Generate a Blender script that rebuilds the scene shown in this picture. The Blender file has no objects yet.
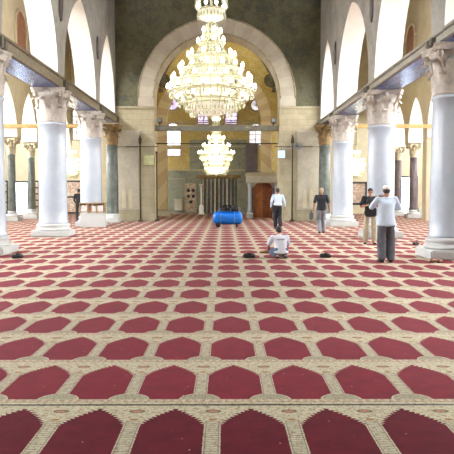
import bpy, bmesh, math, random
from mathutils import Vector, Matrix
random.seed(7)
C = bpy.context.scene.collection
PI = math.pi
scene = bpy.context.scene

# ------------------------------------------------------------------ helpers
class B:
    """collects shapes into one mesh"""
    def __init__(s): s.bm = bmesh.new(); s.mi = 0
    def face(s, pts, mi=None):
        f = s.bm.faces.new([s.bm.verts.new(p) for p in pts]); f.material_index = s.mi if mi is None else mi
        return f
    def box(s, x0, x1, y0, y1, z0, z1, bev=0.0):
        m = bmesh.new(); bmesh.ops.create_cube(m, size=1)
        for v in m.verts:
            v.co = Vector(((x0+x1)/2 + v.co.x*(x1-x0), (y0+y1)/2 + v.co.y*(y1-y0), (z0+z1)/2 + v.co.z*(z1-z0)))
        if bev: bmesh.ops.bevel(m, geom=m.edges[:], offset=bev, segments=2, affect='EDGES')
        s.merge(m); return s
    def merge(s, m, mat=None):
        vs = {}
        for v in m.verts: vs[v] = s.bm.verts.new(mat @ v.co if mat else v.co)
        for f in m.faces:
            try:
                g = s.bm.faces.new([vs[v] for v in f.verts]); g.material_index = s.mi; g.smooth = f.smooth
            except ValueError: pass
        m.free(); return s
    def lathe(s, prof, n=24, c=(0,0,0), sx=1, sy=1, cap=True):
        rings = []
        for r, z in prof:
            rings.append([s.bm.verts.new((c[0]+r*sx*math.cos(2*PI*k/n), c[1]+r*sy*math.sin(2*PI*k/n), c[2]+z)) for k in range(n)])
        for a, b in zip(rings, rings[1:]):
            for k in range(n):
                f = s.bm.faces.new((a[k], a[(k+1)%n], b[(k+1)%n], b[k])); f.smooth = True; f.material_index = s.mi
        if cap:
            for r, flip in ((rings[0], True), (rings[-1], False)):
                f = s.bm.faces.new(r[::-1] if flip else r); f.material_index = s.mi
        return s
    def tube(s, p0, p1, r0, r1=None, n=10, cap=True):
        r1 = r0 if r1 is None else r1
        p0, p1 = Vector(p0), Vector(p1); d = (p1-p0).normalized()
        u = d.cross(Vector((0,0,1)) if abs(d.z) < .9 else Vector((1,0,0))).normalized(); w = d.cross(u)
        A = [s.bm.verts.new(p0 + r0*(u*math.cos(2*PI*k/n)+w*math.sin(2*PI*k/n))) for k in range(n)]
        Bq = [s.bm.verts.new(p1 + r1*(u*math.cos(2*PI*k/n)+w*math.sin(2*PI*k/n))) for k in range(n)]
        for k in range(n):
            f = s.bm.faces.new((A[k], A[(k+1)%n], Bq[(k+1)%n], Bq[k])); f.smooth = True; f.material_index = s.mi
        if cap:
            s.bm.faces.new(A[::-1]).material_index = s.mi; s.bm.faces.new(Bq).material_index = s.mi
        return s
    def path(s, pts, r, n=8):
        for a, b in zip(pts, pts[1:]): s.tube(a, b, r, n=n)
        return s
    def torus(s, c, R, r, n=36, m=8, sz=1):
        g = [[s.bm.verts.new((c[0]+(R+r*math.cos(b))*math.cos(a), c[1]+(R+r*math.cos(b))*math.sin(a), c[2]+sz*r*math.sin(b)))
              for b in [2*PI*j/m for j in range(m)]] for a in [2*PI*i/n for i in range(n)]]
        for i in range(n):
            for j in range(m):
                f = s.bm.faces.new((g[i][j], g[(i+1)%n][j], g[(i+1)%n][(j+1)%m], g[i][(j+1)%m])); f.smooth = True; f.material_index = s.mi
        return s
    def ball(s, c, r, sub=2):
        m = bmesh.new(); bmesh.ops.create_icosphere(m, subdivisions=sub, radius=1)
        R = r if isinstance(r, (tuple, list)) else (r, r, r)
        for v in m.verts: v.co = Vector((c[0]+v.co.x*R[0], c[1]+v.co.y*R[1], c[2]+v.co.z*R[2]))
        for f in m.faces: f.smooth = True
        return s.merge(m)
    def prism(s, poly, y0, y1, axis='y'):
        """polygon (a,b) extruded; axis y: (x,z) poly along y; axis x: (y,z) poly along x; axis z: (x,y) poly along z"""
        def P(a, b, t): return (a, t, b) if axis == 'y' else ((t, a, b) if axis == 'x' else (a, b, t))
        A = [s.bm.verts.new(P(a, b, y0)) for a, b in poly]; D = [s.bm.verts.new(P(a, b, y1)) for a, b in poly]
        n = len(poly)
        s.bm.faces.new(A).material_index = s.mi; s.bm.faces.new(D[::-1]).material_index = s.mi
        for k in range(n): s.bm.faces.new((A[k], D[k], D[(k+1)%n], A[(k+1)%n])).material_index = s.mi
        return s
    def mesh(s, name, mats):
        bmesh.ops.recalc_face_normals(s.bm, faces=s.bm.faces[:])
        me = bpy.data.meshes.new(name); s.bm.to_mesh(me); s.bm.free()
        for m in (mats if isinstance(mats, list) else [mats]): me.materials.append(m)
        return me
    def obj(s, name, mats, parent=None):
        return link(name, s.mesh(name, mats), parent)

def link(name, me, parent=None):
    o = bpy.data.objects.new(name, me); C.objects.link(o)
    if parent is not None: o.parent = parent
    return o
def tag(o, label, cat, group=None, kind='thing'):
    o['label'] = label; o['category'] = cat; o['kind'] = kind
    if group: o['group'] = group
    return o
def thing(name, label, cat, loc=(0,0,0), rz=0, group=None):
    o = bpy.data.objects.new(name, None); C.objects.link(o); o.location = loc; o.rotation_euler = (0,0,rz)
    o.empty_display_size = .1
    return tag(o, label, cat, group)
def struct(o): o['kind'] = 'structure'; return o
def copy_tree(o, loc, label=None, rz=None):
    c = o.copy(); C.objects.link(c); c.location = loc
    if rz is not None: c.rotation_euler = (0,0,rz)
    if label: c['label'] = label
    for ch in list(o.children):
        d = ch.copy(); C.objects.link(d); d.parent = c
        for g in list(ch.children):
            e = g.copy(); C.objects.link(e); e.parent = d
    return c

# ------------------------------------------------------------------ materials
def srgb(r, g, b):
    f = lambda v: (v/255/12.92) if v/255 <= .04045 else ((v/255+.055)/1.055)**2.4
    return (f(r), f(g), f(b), 1)
class N:
    def __init__(s, name):
        s.m = bpy.data.materials.new(name); s.m.use_nodes = True; s.t = s.m.node_tree; s.t.nodes.clear()
        s.out = s.new('ShaderNodeOutputMaterial')
        s.b = s.new('ShaderNodeBsdfPrincipled'); s.t.links.new(s.b.outputs[0], s.out.inputs[0])
        s.tc = s.new('ShaderNodeTexCoord')
    def new(s, t, **k):
        n = s.t.nodes.new(t)
        for a, v in k.items(): setattr(n, a, v)
        return n
    def inp(s, sock, v):
        if isinstance(v, bpy.types.NodeSocket): s.t.links.new(v, sock)
        elif v is not None: sock.default_value = v
    def math(s, op, a, b=None, c=None, clamp=False):
        n = s.new('ShaderNodeMath', operation=op); n.use_clamp = clamp
        s.inp(n.inputs[0], a); s.inp(n.inputs[1], b)
        if c is not None: s.inp(n.inputs[2], c)
        return n.outputs[0]
    def noise(s, scale, detail=4, rough=.6, vec=None, out='Fac'):
        n = s.new('ShaderNodeTexNoise'); n.inputs['Scale'].default_value = scale
        n.inputs['Detail'].default_value = detail; n.inputs['Roughness'].default_value = rough
        s.t.links.new(vec or s.tc.outputs['Object'], n.inputs['Vector']); return n.outputs[out]
    def vor(s, scale, vec=None, out='Distance', feature='F1'):
        n = s.new('ShaderNodeTexVoronoi', feature=feature); n.inputs['Scale'].default_value = scale
        s.t.links.new(vec or s.tc.outputs['Object'], n.inputs['Vector']); return n.outputs[out]
    def ramp(s, fac, stops, interp='LINEAR'):
        n = s.new('ShaderNodeValToRGB'); n.color_ramp.interpolation = interp; e = n.color_ramp.elements
        while len(e) > 1: e.remove(e[-1])
        e[0].position = stops[0][0]; e[0].color = stops[0][1]
        for p, c in stops[1:]: q = e.new(p); q.color = c
        s.inp(n.inputs[0], fac); return n.outputs[0]
    def mix(s, fac, a, b, mode='MIX'):
        n = s.new('ShaderNodeMix', data_type='RGBA', blend_type=mode)
        s.inp(n.inputs[0], fac); s.inp(n.inputs[6], a); s.inp(n.inputs[7], b); return n.outputs[2]
    def bump(s, h, strength=.3, dist=.02):
        n = s.new('ShaderNodeBump'); n.inputs['Strength'].default_value = strength; n.inputs['Distance'].default_value = dist
        s.inp(n.inputs['Height'], h); s.t.links.new(n.outputs[0], s.b.inputs['Normal'])
    def done(s, col=None, rough=.6, metal=0, **k):
        if col is not None: s.inp(s.b.inputs['Base Color'], col)
        s.inp(s.b.inputs['Roughness'], rough); s.inp(s.b.inputs['Metallic'], metal)
        for a, v in k.items(): s.inp(s.b.inputs[a.replace('_', ' ')], v)
        return s.m
def mottled(name, c1, c2, scale=3, rough=.6, bump=.15, metal=0, fine=25, **k):
    n = N(name); f = n.noise(scale, 6, .65); g = n.noise(fine, 3, .6)
    h = n.math('ADD', n.math('MULTIPLY', f, .7), n.math('MULTIPLY', g, .3))
    col = n.ramp(h, [(.35, srgb(*c1)), (.65, srgb(*c2))]); n.bump(g, bump, .01)
    return n.done(col, rough, metal, **k)
def blocks(name, c1, c2, mortar, bw=.7, bh=.35, rough=.75, plane='xz', msize=.01, noise=.35):
    n = N(name); sp = n.new('ShaderNodeSeparateXYZ'); n.t.links.new(n.tc.outputs['Object'], sp.inputs[0])
    cb = n.new('ShaderNodeCombineXYZ')
    n.t.links.new(sp.outputs['XYZ'.index(plane[0].upper())], cb.inputs[0]); n.t.links.new(sp.outputs['XYZ'.index(plane[1].upper())], cb.inputs[1])
    br = n.new('ShaderNodeTexBrick'); n.t.links.new(cb.outputs[0], br.inputs['Vector'])
    br.inputs['Color1'].default_value = srgb(*c1); br.inputs['Color2'].default_value = srgb(*c2); br.inputs['Mortar'].default_value = srgb(*mortar)
    br.inputs['Scale'].default_value = 1; br.inputs['Mortar Size'].default_value = msize
    br.inputs['Brick Width'].default_value = bw; br.inputs['Row Height'].default_value = bh
    v = n.ramp(n.noise(2.2, 7, .7), [(.3, (.62,.6,.56,1)), (.7, (1.0,1.0,1.0,1))])
    col = n.mix(noise*2 if noise < .5 else 1, br.outputs[0], v, 'MULTIPLY')
    n.bump(n.noise(18, 4), .2, .01)
    return n.done(col, rough)
def mosaic(name, pal, s1=1.4, s2=9, rough=.45, metal=.25, tess=60):
    n = N(name); f = n.noise(s1, 5, .75); g = n.noise(s2, 4, .8); t = n.vor(tess, out='Color')
    tb = n.new('ShaderNodeSeparateXYZ'); n.t.links.new(t, tb.inputs[0])
    h = n.math('ADD', n.math('MULTIPLY', f, .55), n.math('ADD', n.math('MULTIPLY', g, .35), n.math('MULTIPLY', tb.outputs[0], .12)))
    k = len(pal); stops = [(.33+.36*i/(k-1), srgb(*p)) for i, p in enumerate(pal)]
    n.bump(tb.outputs[0], .12, .005)
    return n.done(n.ramp(h, stops), rough, metal)
def glow(name, col, strength, var=0):
    n = N(name)
    c = srgb(*col)
    n.done(c, .5); n.b.inputs['Emission Strength'].default_value = strength
    if var:
        n.inp(n.b.inputs['Emission Color'], n.ramp(n.noise(var, 3), [(.35, srgb(*[v*.6 for v in col])), (.6, c)]))
    else: n.b.inputs['Emission Color'].default_value = c
    return n.m

M = {}
M['shaft'] = mottled('white_grey_marble', (172,184,198), (190,198,208), .8, .25, .01, fine=5)
M['plinth'] = mottled('base_marble', (178,182,184), (200,202,198), 2, .4, .03)
M['capital'] = mottled('capital_stone', (168,160,150), (226,220,210), 4, .75, .5, fine=30)
M['green_marble'] = mottled('green_marble', (58,68,64), (112,120,112), 2.5, .3, .03)
M['brown_marble'] = mottled('brown_marble', (70,62,70), (116,104,104), 2.5, .3, .03)
M['gilt_capital'] = mottled('gilt_capital', (92,72,42), (164,134,82), 5, .6, .4)
M['cream_capital'] = mottled('cream_capital', (160,150,120), (214,206,176), 5, .7, .4)
M['plaster'] = mottled('white_plaster', (240,236,226), (250,248,242), 1.2, .8, .02)
M['arcade_face'] = mottled('grey_arcade_marble', (140,138,130), (184,182,174), 1.1, .6, .05, fine=7)
M['aisle_wall'] = mottled('cream_limestone', (196,188,158), (216,208,180), 1.3, .8, .1)
M['pier'] = blocks('pier_stone', (174,166,138), (186,178,150), (164,156,130), .9, .42)
M['imp'] = blocks('impost_stone', (184,174,142), (198,188,158), (168,158,130), .55, .3)
M['slab'] = mottled('veined_slab_marble', (172,166,146), (204,198,180), 1.1, .35, .03, fine=6)
M['voussoir'] = mottled('voussoir_marble', (164,152,134), (190,180,162), 1.0, .5, .05)
M['green_mosaic'] = mosaic('dark_green_mosaic', [(50,52,44), (88,90,76), (62,68,60), (122,114,74), (80,90,86), (112,116,104)], 1.3, 10, .4, .12)
M['gold_mosaic'] = mosaic('gold_mosaic', [(124,104,58), (206,178,88), (160,142,88), (222,200,130), (112,104,70)], .9, 9, .4, .2)
M['green_panel'] = mosaic('green_grey_marble_panel', [(70,78,66), (122,128,110), (150,150,130), (96,96,76)], 1.8, 9, .35, 0, 20)
M['beam_wood'] = mottled('carved_beam_wood', (96,88,72), (150,138,112), 6, .55, .4, fine=40)
M['blue_soffit'] = mosaic('blue_soffit_with_reflection', [(48,60,100), (80,124,226), (70,84,120), (150,190,250), (60,54,60)], 1.0, 12, .25, .2, 30)  # brighter blues carry window reflection painted into the soffit colour
M['tie_wood'] = mottled('yellow_tie_wood', (170,136,76), (206,176,116), 4, .6, .1)
M['grey_beam'] = mottled('grey_painted_beam', (92,90,78), (124,120,104), 4, .6, .1)
M['iron'] = mottled('dark_iron', (54,48,40), (84,76,64), 8, .5, .1, .6)
M['dark_wood'] = mottled('dark_timber', (74,44,34), (128,78,60), 3, .6, .2)
M['door_wood'] = mottled('red_brown_door_wood', (96,46,20), (150,84,40), 5, .45, .2)
M['door_orange'] = mottled('orange_brown_door_wood', (140,78,30), (186,112,52), 5, .45, .2)
M['shutter'] = mottled('faded_red_wood', (140,96,76), (176,130,104), 4, .6, .1)
M['grey_mould'] = mottled('grey_painted_moulding', (146,144,134), (180,178,168), 4, .6, .1)
M['brass'] = mottled('gilded_brass', (170,140,60), (230,206,120), 8, .3, .1, .8)
M['dark_marble'] = mottled('black_marble', (24,24,26), (52,50,50), 4, .3, .02)
M['panel_marble'] = mosaic('patterned_panel_marble', [(214,206,184), (222,214,196), (150,110,84), (222,214,196), (196,180,150)], 1.5, 6, .4, 0, 12)
M['lattice'] = mottled('window_tracery', (150,140,110), (190,180,150), 5, .7, .1)
M['pane'] = glow('aisle_fill_light', (250,252,255), 66)  # strong fill for the added, unseen aisle windows
M['cross_fill'] = glow('crossing_fill_light', (255,248,230), 10)  # fill for the windows added high in the crossing
M['back_fill'] = glow('back_fill_light', (240,246,255), 2.2)  # weak fill for the windows added behind the camera
M['pane_soft'] = glow('soft_daylight_pane', (244,244,255), 2.2, 3)
M['pane_win'] = glow('bright_window_pane', (248,246,255), 5)
M['pane_violet'] = glow('violet_stained_pane', (222,206,255), 3, 5)
M['door_light'] = glow('open_doorway_daylight', (214,232,255), 16)
M['nave_fill'] = glow('nave_fill_light', (250,252,255), 8)  # fill for the windows added above the nave arches
M['bulb'] = glow('lit_bulb', (255,252,242), 18)
M['bowl'] = glow('lit_frosted_bowl', (252,250,228), .9, 8)
M['bowl_far'] = glow('bright_frosted_bowl', (255,250,226), 9)
M['chand'] = mottled('pale_gilt', (206,202,164), (238,236,210), 8, .3, .1, .35)
n = N('crystal'); n.bump(n.vor(40), .6, .02)
M['crystal'] = n.done(srgb(246,244,214), .12, 0, Transmission_Weight=.35, IOR=1.5)
M['chain'] = mottled('chain_metal', (120,112,90), (180,170,130), 8, .4, .1, .6)
M['skin'] = mottled('skin', (150,104,80), (178,130,102), 8, .55, .05)
M['hair_dark'] = mottled('dark_hair', (20,18,18), (40,34,32), 40, .6, .5)
M['hair_fair'] = mottled('greying_fair_hair', (150,134,108), (190,176,150), 40, .6, .5)
M['shirt_white'] = mottled('white_shirt_cloth', (206,212,224), (228,232,240), 6, .85, .15)
M['shirt_blue'] = mottled('pale_blue_shirt_cloth', (188,206,228), (212,226,242), 6, .85, .15)
M['shirt_black'] = mottled('black_shirt_cloth', (26,28,34), (44,46,52), 6, .85, .15)
M['tr_black'] = mottled('black_trouser_cloth', (22,22,30), (38,38,46), 6, .85, .15)
M['tr_grey'] = mottled('grey_trouser_cloth', (78,80,90), (102,104,112), 6, .85, .15)
M['tr_lgrey'] = mottled('light_grey_trouser_cloth', (120,122,130), (152,154,160), 6, .85, .15)
M['tr_khaki'] = mottled('khaki_trouser_cloth', (156,146,124), (184,174,150), 6, .85, .15)
M['jeans'] = mottled('blue_jeans', (54,70,100), (86,102,130), 9, .85, .2)
M['cap'] = mottled('white_cap_cloth', (226,224,220), (242,240,236), 8, .9, .2)
M['black'] = mottled('black_plastic', (16,16,18), (34,34,36), 8, .5, .1)
M['blue_paint'] = mottled('blue_tank_paint', (16,104,210), (36,132,232), 3, .25, .02)
M['steel'] = mottled('steel', (120,124,128), (160,164,168), 8, .35, .1, .7)
M['white_paint'] = mottled('white_paint', (224,224,222), (242,242,240), 5, .5, .03)
M['screen'] = glow('lit_clock_face', (170,214,255), 2.6, 30)
M['tan'] = mottled('tan_leather', (120,76,50), (158,108,76), 9, .6, .2)
M['shelfwood'] = mottled('shelf_wood', (140,112,76), (180,150,108), 6, .5, .1)
M['paper'] = mottled('white_book_covers', (206,206,210), (236,234,230), 10, .7, .1)

# striped arch stones
n = N('striped_voussoirs')
sp = n.new('ShaderNodeSeparateXYZ'); n.t.links.new(n.tc.outputs['Object'], sp.inputs[0])
ang = n.math('ARCTAN2', n.math('SUBTRACT', sp.outputs[2], 6.1), n.math('ADD', sp.outputs[0], .45))
st = n.math('GREATER_THAN', n.math('SINE', n.math('MULTIPLY', ang, 26)), 0)
M['striped'] = n.done(n.mix(st, srgb(214,200,166), srgb(200,178,142)), .6)
n = N('main_arch_voussoirs')
sp = n.new('ShaderNodeSeparateXYZ'); n.t.links.new(n.tc.outputs['Object'], sp.inputs[0])
ang = n.math('ARCTAN2', n.math('SUBTRACT', sp.outputs[2], 6.64), n.math('ADD', sp.outputs[0], .43))
st = n.math('GREATER_THAN', n.math('SINE', n.math('MULTIPLY', ang, 24)), 0)
base = n.mix(st, srgb(206,200,180), srgb(198,188,170))
v = n.ramp(n.noise(2.5, 6, .7), [(.3, (.8,.78,.75,1)), (.7, (1,1,1,1))])
M['main_arch'] = n.done(n.mix(1, base, v, 'MULTIPLY'), .55)

# carpet: rows of niche-shaped medallions
def carpet(name, shift, y0, near):
    n = N(name); P_, W_ = 1.155, (.5526 if near else .5465)
    sp = n.new('ShaderNodeSeparateXYZ'); n.t.links.new(n.tc.outputs['Object'], sp.inputs[0])
    X, Y = sp.outputs[0], sp.outputs[1]
    m_ = n.math
    ux = m_('DIVIDE', m_('SUBTRACT', X, shift), W_)
    u = m_('MULTIPLY', m_('SUBTRACT', m_('FRACT', m_('ADD', ux, 100.5)), .5), W_)      # -W/2..W/2, 0 = medallion axis
    v = m_('MULTIPLY', m_('FRACT', m_('DIVIDE', m_('SUBTRACT', Y, y0-P_*40), P_)), P_)  # 0 = near edge of the medallion
    au = m_('ABSOLUTE', u)
    jag = m_('MULTIPLY', m_('SUBTRACT', m_('FRACT', m_('MULTIPLY', v, 30)), .5), .040)
    jn = m_('MULTIPLY', m_('SUBTRACT', n.noise(60, 2), .5), .012)
    t = m_('DIVIDE', m_('SUBTRACT', v, .64), .33, clamp=True)
    top = m_('MULTIPLY', .217, m_('SUBTRACT', 1, m_('POWER', t, 1.45)))
    low = 0.0
    istop = m_('GREATER_THAN', v, .64)
    hw = m_('SUBTRACT', m_('ADD', m_('MULTIPLY', istop, m_('ADD', top, jag)), m_('MULTIPLY', m_('SUBTRACT', 1, istop), .219)), low)
    hw = m_('ADD', hw, jn)
    red = m_('MULTIPLY', m_('GREATER_THAN', hw, au), m_('LESS_THAN', v, .97))
    def ell(cv, ru, rv):
        a = m_('DIVIDE', m_('SUBTRACT', W_/2, au), ru); b = m_('DIVIDE', m_('SUBTRACT', v, cv), rv)
        return m_('ADD', m_('MULTIPLY', a, a), m_('MULTIPLY', b, b))
    e2 = ell(-.01, .16, .15)
    red = m_('MULTIPLY', red, m_('GREATER_THAN', e2, 1))
    ground = n.ramp(n.noise(26, 5, .8), [(.34, srgb(88,90,78)), (.44, srgb(168,160,132)), (.6, srgb(194,188,166)), (.69, srgb(128,114,96))])
    cu = m_('SUBTRACT', W_/2, au)                        # distance from the column between two medallions
    lad = m_('MULTIPLY', m_('LESS_THAN', cu, .042), m_('GREATER_THAN', m_('SINE', m_('MULTIPLY', v, 170)), .35))
    lad = m_('MULTIPLY', lad, m_('LESS_THAN', v, .72))
    ground = n.mix(m_('MULTIPLY', lad, .55), ground, srgb(112,112,104))
    edge = m_('MULTIPLY', m_('LESS_THAN', m_('ABSOLUTE', m_('SUBTRACT', cu, .044)), .004), m_('LESS_THAN', v, .72))
    ground = n.mix(m_('MULTIPLY', edge, .6), ground, srgb(96,84,70))
    e1 = ell(.915, .06, .035)
    ground = n.mix(m_('LESS_THAN', e1, 1), ground, srgb(104,100,76))
    ground = n.mix(m_('LESS_THAN', e1, .35), ground, srgb(170,120,96))
    ground = n.mix(m_('MULTIPLY', m_('LESS_THAN', e2, .85), .85), ground, n.ramp(n.noise(70, 2), [(.4, srgb(108,110,92)), (.6, srgb(168,164,140))]))
    e3 = ell(.745, .03, .02)
    ground = n.mix(m_('LESS_THAN', e3, 1), ground, srgb(150,116,72))
    # border dashes along the seam of the row
    dash = m_('MULTIPLY', m_('GREATER_THAN', v, 1.095), m_('LESS_THAN', v, 1.15))
    dd = m_('GREATER_THAN', m_('SINE', m_('MULTIPLY', X, 105)), .0)
    ground = n.mix(m_('MULTIPLY', m_('MULTIPLY', dash, dd), .35), ground, srgb(140,70,66))
    ln = m_('LESS_THAN', m_('ABSOLUTE', m_('SUBTRACT', v, 1.09)), .006)
    ground = n.mix(m_('MULTIPLY', ln, .5), ground, srgb(90,70,56))
    vs = n.new('ShaderNodeTexVoronoi'); vs.inputs['Scale'].default_value = 34; n.t.links.new(n.tc.outputs['Object'], vs.inputs['Vector'])
    dots = m_('LESS_THAN', vs.outputs['Distance'], .26)
    ground = n.mix(m_('MULTIPLY', dots, .55), ground, n.mix(.5, srgb(120,60,54), vs.outputs['Color'], 'MULTIPLY'))
    redc = n.ramp(n.noise(5, 7, .75), [(.3, srgb(*((72,3,22) if near else (90,6,26)))), (.7, srgb(*((96,9,30) if near else (120,12,38))))])  # far red lightened to carry distance haze; near red kept darker
    fl = m_('GREATER_THAN', n.noise(38, 1, .3), .80)
    redc = n.mix(fl, redc, srgb(200,170,150))
    col = n.mix(red, ground, redc)
    n.bump(n.noise(240, 2), .4, .004)
    return n.done(col, .95, Specular_IOR_Level=.15, Sheen_Weight=(.04 if near else .10), Sheen_Roughness=.35, Sheen_Tint=srgb(255,200,205))  # pink sheen, stronger on the far carpet, adds to the painted haze

# ------------------------------------------------------------------ layout numbers (metres)
LX0, LX1 = -5.80, -6.70      # left nave arcade wall, nave face and aisle face
RX0, RX1 = 5.05, 5.95
YM = 34.3                    # great arch wall
YQ = 45.5                    # end wall
OUT = 17.0
# ------------------------------------------------------------------ floor and carpets
b = B(); b.box(-OUT-1, OUT+1, -12, YQ+1, -.3, -.02); struct(b.obj('floor', M['plinth']))
SEAM = 4.732
b = B(); b.box(-OUT, OUT, SEAM+.006, YQ, -.02, 0)
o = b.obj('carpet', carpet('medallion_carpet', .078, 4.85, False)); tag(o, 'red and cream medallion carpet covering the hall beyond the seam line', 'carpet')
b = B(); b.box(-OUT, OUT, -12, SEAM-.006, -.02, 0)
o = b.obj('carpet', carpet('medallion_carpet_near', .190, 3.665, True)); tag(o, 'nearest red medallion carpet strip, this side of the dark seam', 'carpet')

B().box(-OUT, OUT, SEAM-.026, SEAM-.006, -.001, .001).obj('edge_binding', M['black'], o)
# ------------------------------------------------------------------ arcade walls
def arch_z(t, w, h):
    """height of a pointed arch of half width w and rise h at distance t from its near foot"""
    R = (w*w+h*h)/(2*w); d = min(t, 2*w-t); q = R-d
    return math.sqrt(max(0, R*R-q*q))
def arcade(name, xf, xb, bays, ends, zs, ztop, mats, plus=None):
    """wall in the plane x with arched openings; bays: (ya, yb, spring, apex); solid between"""
    b = B(); ys = []; prev = ends[0]
    def solid(y0, y1, z0, z1):
        if y1-y0 < 1e-4: return
        b.mi = 0; b.box(min(xf,xb), max(xf,xb), y0, y1, z0, z1)
    for ya, yb, sp_, ap in bays:
        solid(prev, ya, zs, ztop)
        w = (yb-ya)/2; h = ap-sp_; n = 28
        pts = [(ya, zs)] if sp_ > zs else []
        pts += [(ya + 2*w*(.5-.5*math.cos(PI*i/n)), sp_ + arch_z(2*w*(.5-.5*math.cos(PI*i/n)), w, h)) for i in range(n+1)]
        if sp_ > zs: pts.append((yb, zs))
        for (a, za), (c, zc) in zip(pts, pts[1:]):
            if c-a > 1e-6:
                b.face([(xf,a,za),(xf,c,zc),(xf,c,ztop),(xf,a,ztop)], 0)
                b.face([(xb,a,za),(xb,c,zc),(xb,c,ztop),(xb,a,ztop)], 1)
            f = b.face([(xf,a,za),(xf,c,zc),(xb,c,zc),(xb,a,za)], 1)
        prev = yb
    solid(prev, ends[1], zs, ztop)
    bmesh.ops.remove_doubles(b.bm, verts=b.bm.verts[:], dist=1e-5)
    # jamb faces (those looking along y) take the white plaster too
    for f in b.bm.faces:
        f.normal_update()
        if abs(f.normal.y) > .9: f.material_index = 1
    me = bpy.data.meshes.new(name)
    b.bm.to_mesh(me); b.bm.free()
    for m in mats: me.materials.append(m)
    return struct(link(name, me))
LCOL = [3.5, 10.0, 16.45, 22.95, 29.5]; RCOL = [1.8, 8.6, 15.4, 22.3, 29.6]
def bays_of(cols, end, sp_, ap, hp=.45):
    r = []
    for a, c in zip(cols, cols[1:]+[end]): r.append((a+hp, c-(hp if c != end else 0), sp_, ap))
    return r
arcade('wall_left', LX0, LX1, [(-11, LCOL[0]-.45, 5.58, 9.3)]+bays_of(LCOL, 34.0, 5.58, 9.3), (-12, YM+.2), 5.58, 16, [M['arcade_face'], M['plaster']])
arcade('wall_right', RX0, RX1, [(-11, RCOL[0]-.45, 5.27, 9.1)]+bays_of(RCOL, 34.0, 5.27, 9.1), (-12, YM+.2), 5.27, 16, [M['arcade_face'], M['plaster']])
# aisle arcades (second row)
ALC = [-4, -.2, 3.6, 7.4, 11.2, 15.2, 19, 22.8, 26.6, 30.4, 34.2, 37.7, 41.6]
ARC = [-4, -.2, 3.6, 7.4, 11.2, 15.2, 19, 23.0, 28.6, 34.6, 38.1, 41.5]
al = [(a+.35, c-.35, 4.45, 7.05) for a, c in zip(ALC, ALC[1:])] + [(ALC[-1]+.35, YQ, 4.45, 7.0)]
ar = [(a+.35, c-.35, 4.45, 7.8 if a in (28.6, 23.0) else 6.9) for a, c in zip(ARC, ARC[1:])] + [(ARC[-1]+.35, YQ, 4.45, 6.9)]
arcade('wall_left_aisle', -10.9, -11.8, al, (-12, YQ), 4.4, 13, [M['aisle_wall'], M['plaster']])
arcade('wall_right_aisle', 10.75, 11.65, ar, (-12, YQ), 4.4, 13, [M['aisle_wall'], M['plaster']])
for sgn, nm in ((-1, 'wall_left_outer'), (1, 'wall_right_outer')):
    b = B(); b.box(sgn*OUT, sgn*(OUT+.6), -12, YQ+.6, 0, 10); struct(b.obj(nm, M['aisle_wall']))
b = B(); b.box(-OUT, OUT, -12.6, -12, 0, 16.4); struct(b.obj('wall_back', M['aisle_wall']))
# ceilings
b = B(); b.box(LX1, RX1, -12, YQ+.6, 16, 16.4)
struct(b.obj('ceiling', M['dark_wood']))
for k, (x0, x1, z) in enumerate(((-12.2, LX1, 13), (RX1, 12.1, 13), (-OUT, -12.2, 9.4), (12.1, OUT, 9.4))):
    b = B(); b.box(x0, x1, -12, YQ+.6, z, z+.3)
    y = -11
    while y < YQ: b.box(x0, x1, y, y+.22, z-.25, z); y += 1.3
    struct(b.obj('ceiling_aisle', M['dark_wood']))

# ------------------------------------------------------------------ great arch wall
CX, CZ, RI, RO = -.43, 6.52, 3.34, 4.18
b = B(); n_ = 48; TOP = 16
th = 1.3
def ringpts(R, cx=CX, cz=CZ, n=n_): return [(cx-R*math.cos(PI*i/n), cz+R*math.sin(PI*i/n)) for i in range(n+1)]
pts = ringpts(RO)
for (a, za), (c, zc) in zip(pts, pts[1:]):
    b.face([(a,YM,za),(c,YM,zc),(c,YM,TOP),(a,YM,TOP)]); b.face([(a,YM+th,za),(c,YM+th,zc),(c,YM+th,TOP),(a,YM+th,TOP)])
b.box(LX0, CX-RO, YM, YM+th, 6.1, TOP); b.box(CX+RO, RX0, YM, YM+th, 6.1, TOP)
bmesh.ops.remove_doubles(b.bm, verts=b.bm.verts[:], dist=1e-5)
struct(b.obj('wall_end_spandrels', M['green_mosaic']))
# arch ring, standing a little proud of the mosaic
b = B()
A, D = ringpts(RI), ringpts(RO)
A = [(A[0][0], 6.1)]+A+[(A[-1][0], 6.1)]; D = [(D[0][0], 6.1)]+D+[(D[-1][0], 6.1)]
y0, y1 = YM-.12, YM+th+.05
for k in range(len(A)-1):
    (a, za), (c, zc), (d, zd), (e, ze) = A[k], A[k+1], D[k+1], D[k]
    b.face([(a,y0,za),(c,y0,zc),(d,y0,zd),(e,y0,ze)]); b.face([(a,y1,za),(c,y1,zc),(d,y1,zd),(e,y1,ze)])
    b.face([(a,y0,za),(c,y0,zc),(c,y1,zc),(a,y1,za)]); b.face([(e,y0,ze),(d,y0,zd),(d,y1,zd),(e,y1,ze)])
bmesh.ops.remove_doubles(b.bm, verts=b.bm.verts[:], dist=1e-5)
struct(b.obj('wall_end_arch', M['main_arch']))
b = B()    # thin light roll along the inner edge
for rr, mm in ((RI, .05), (RO, .04)):
    P_ = ringpts(rr+ (.03 if rr == RI else -.02))
    b.path([(x, y0-.02, z) for x, z in P_], mm, 6)
struct(b.obj('trim_1', M['imp']))
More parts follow.
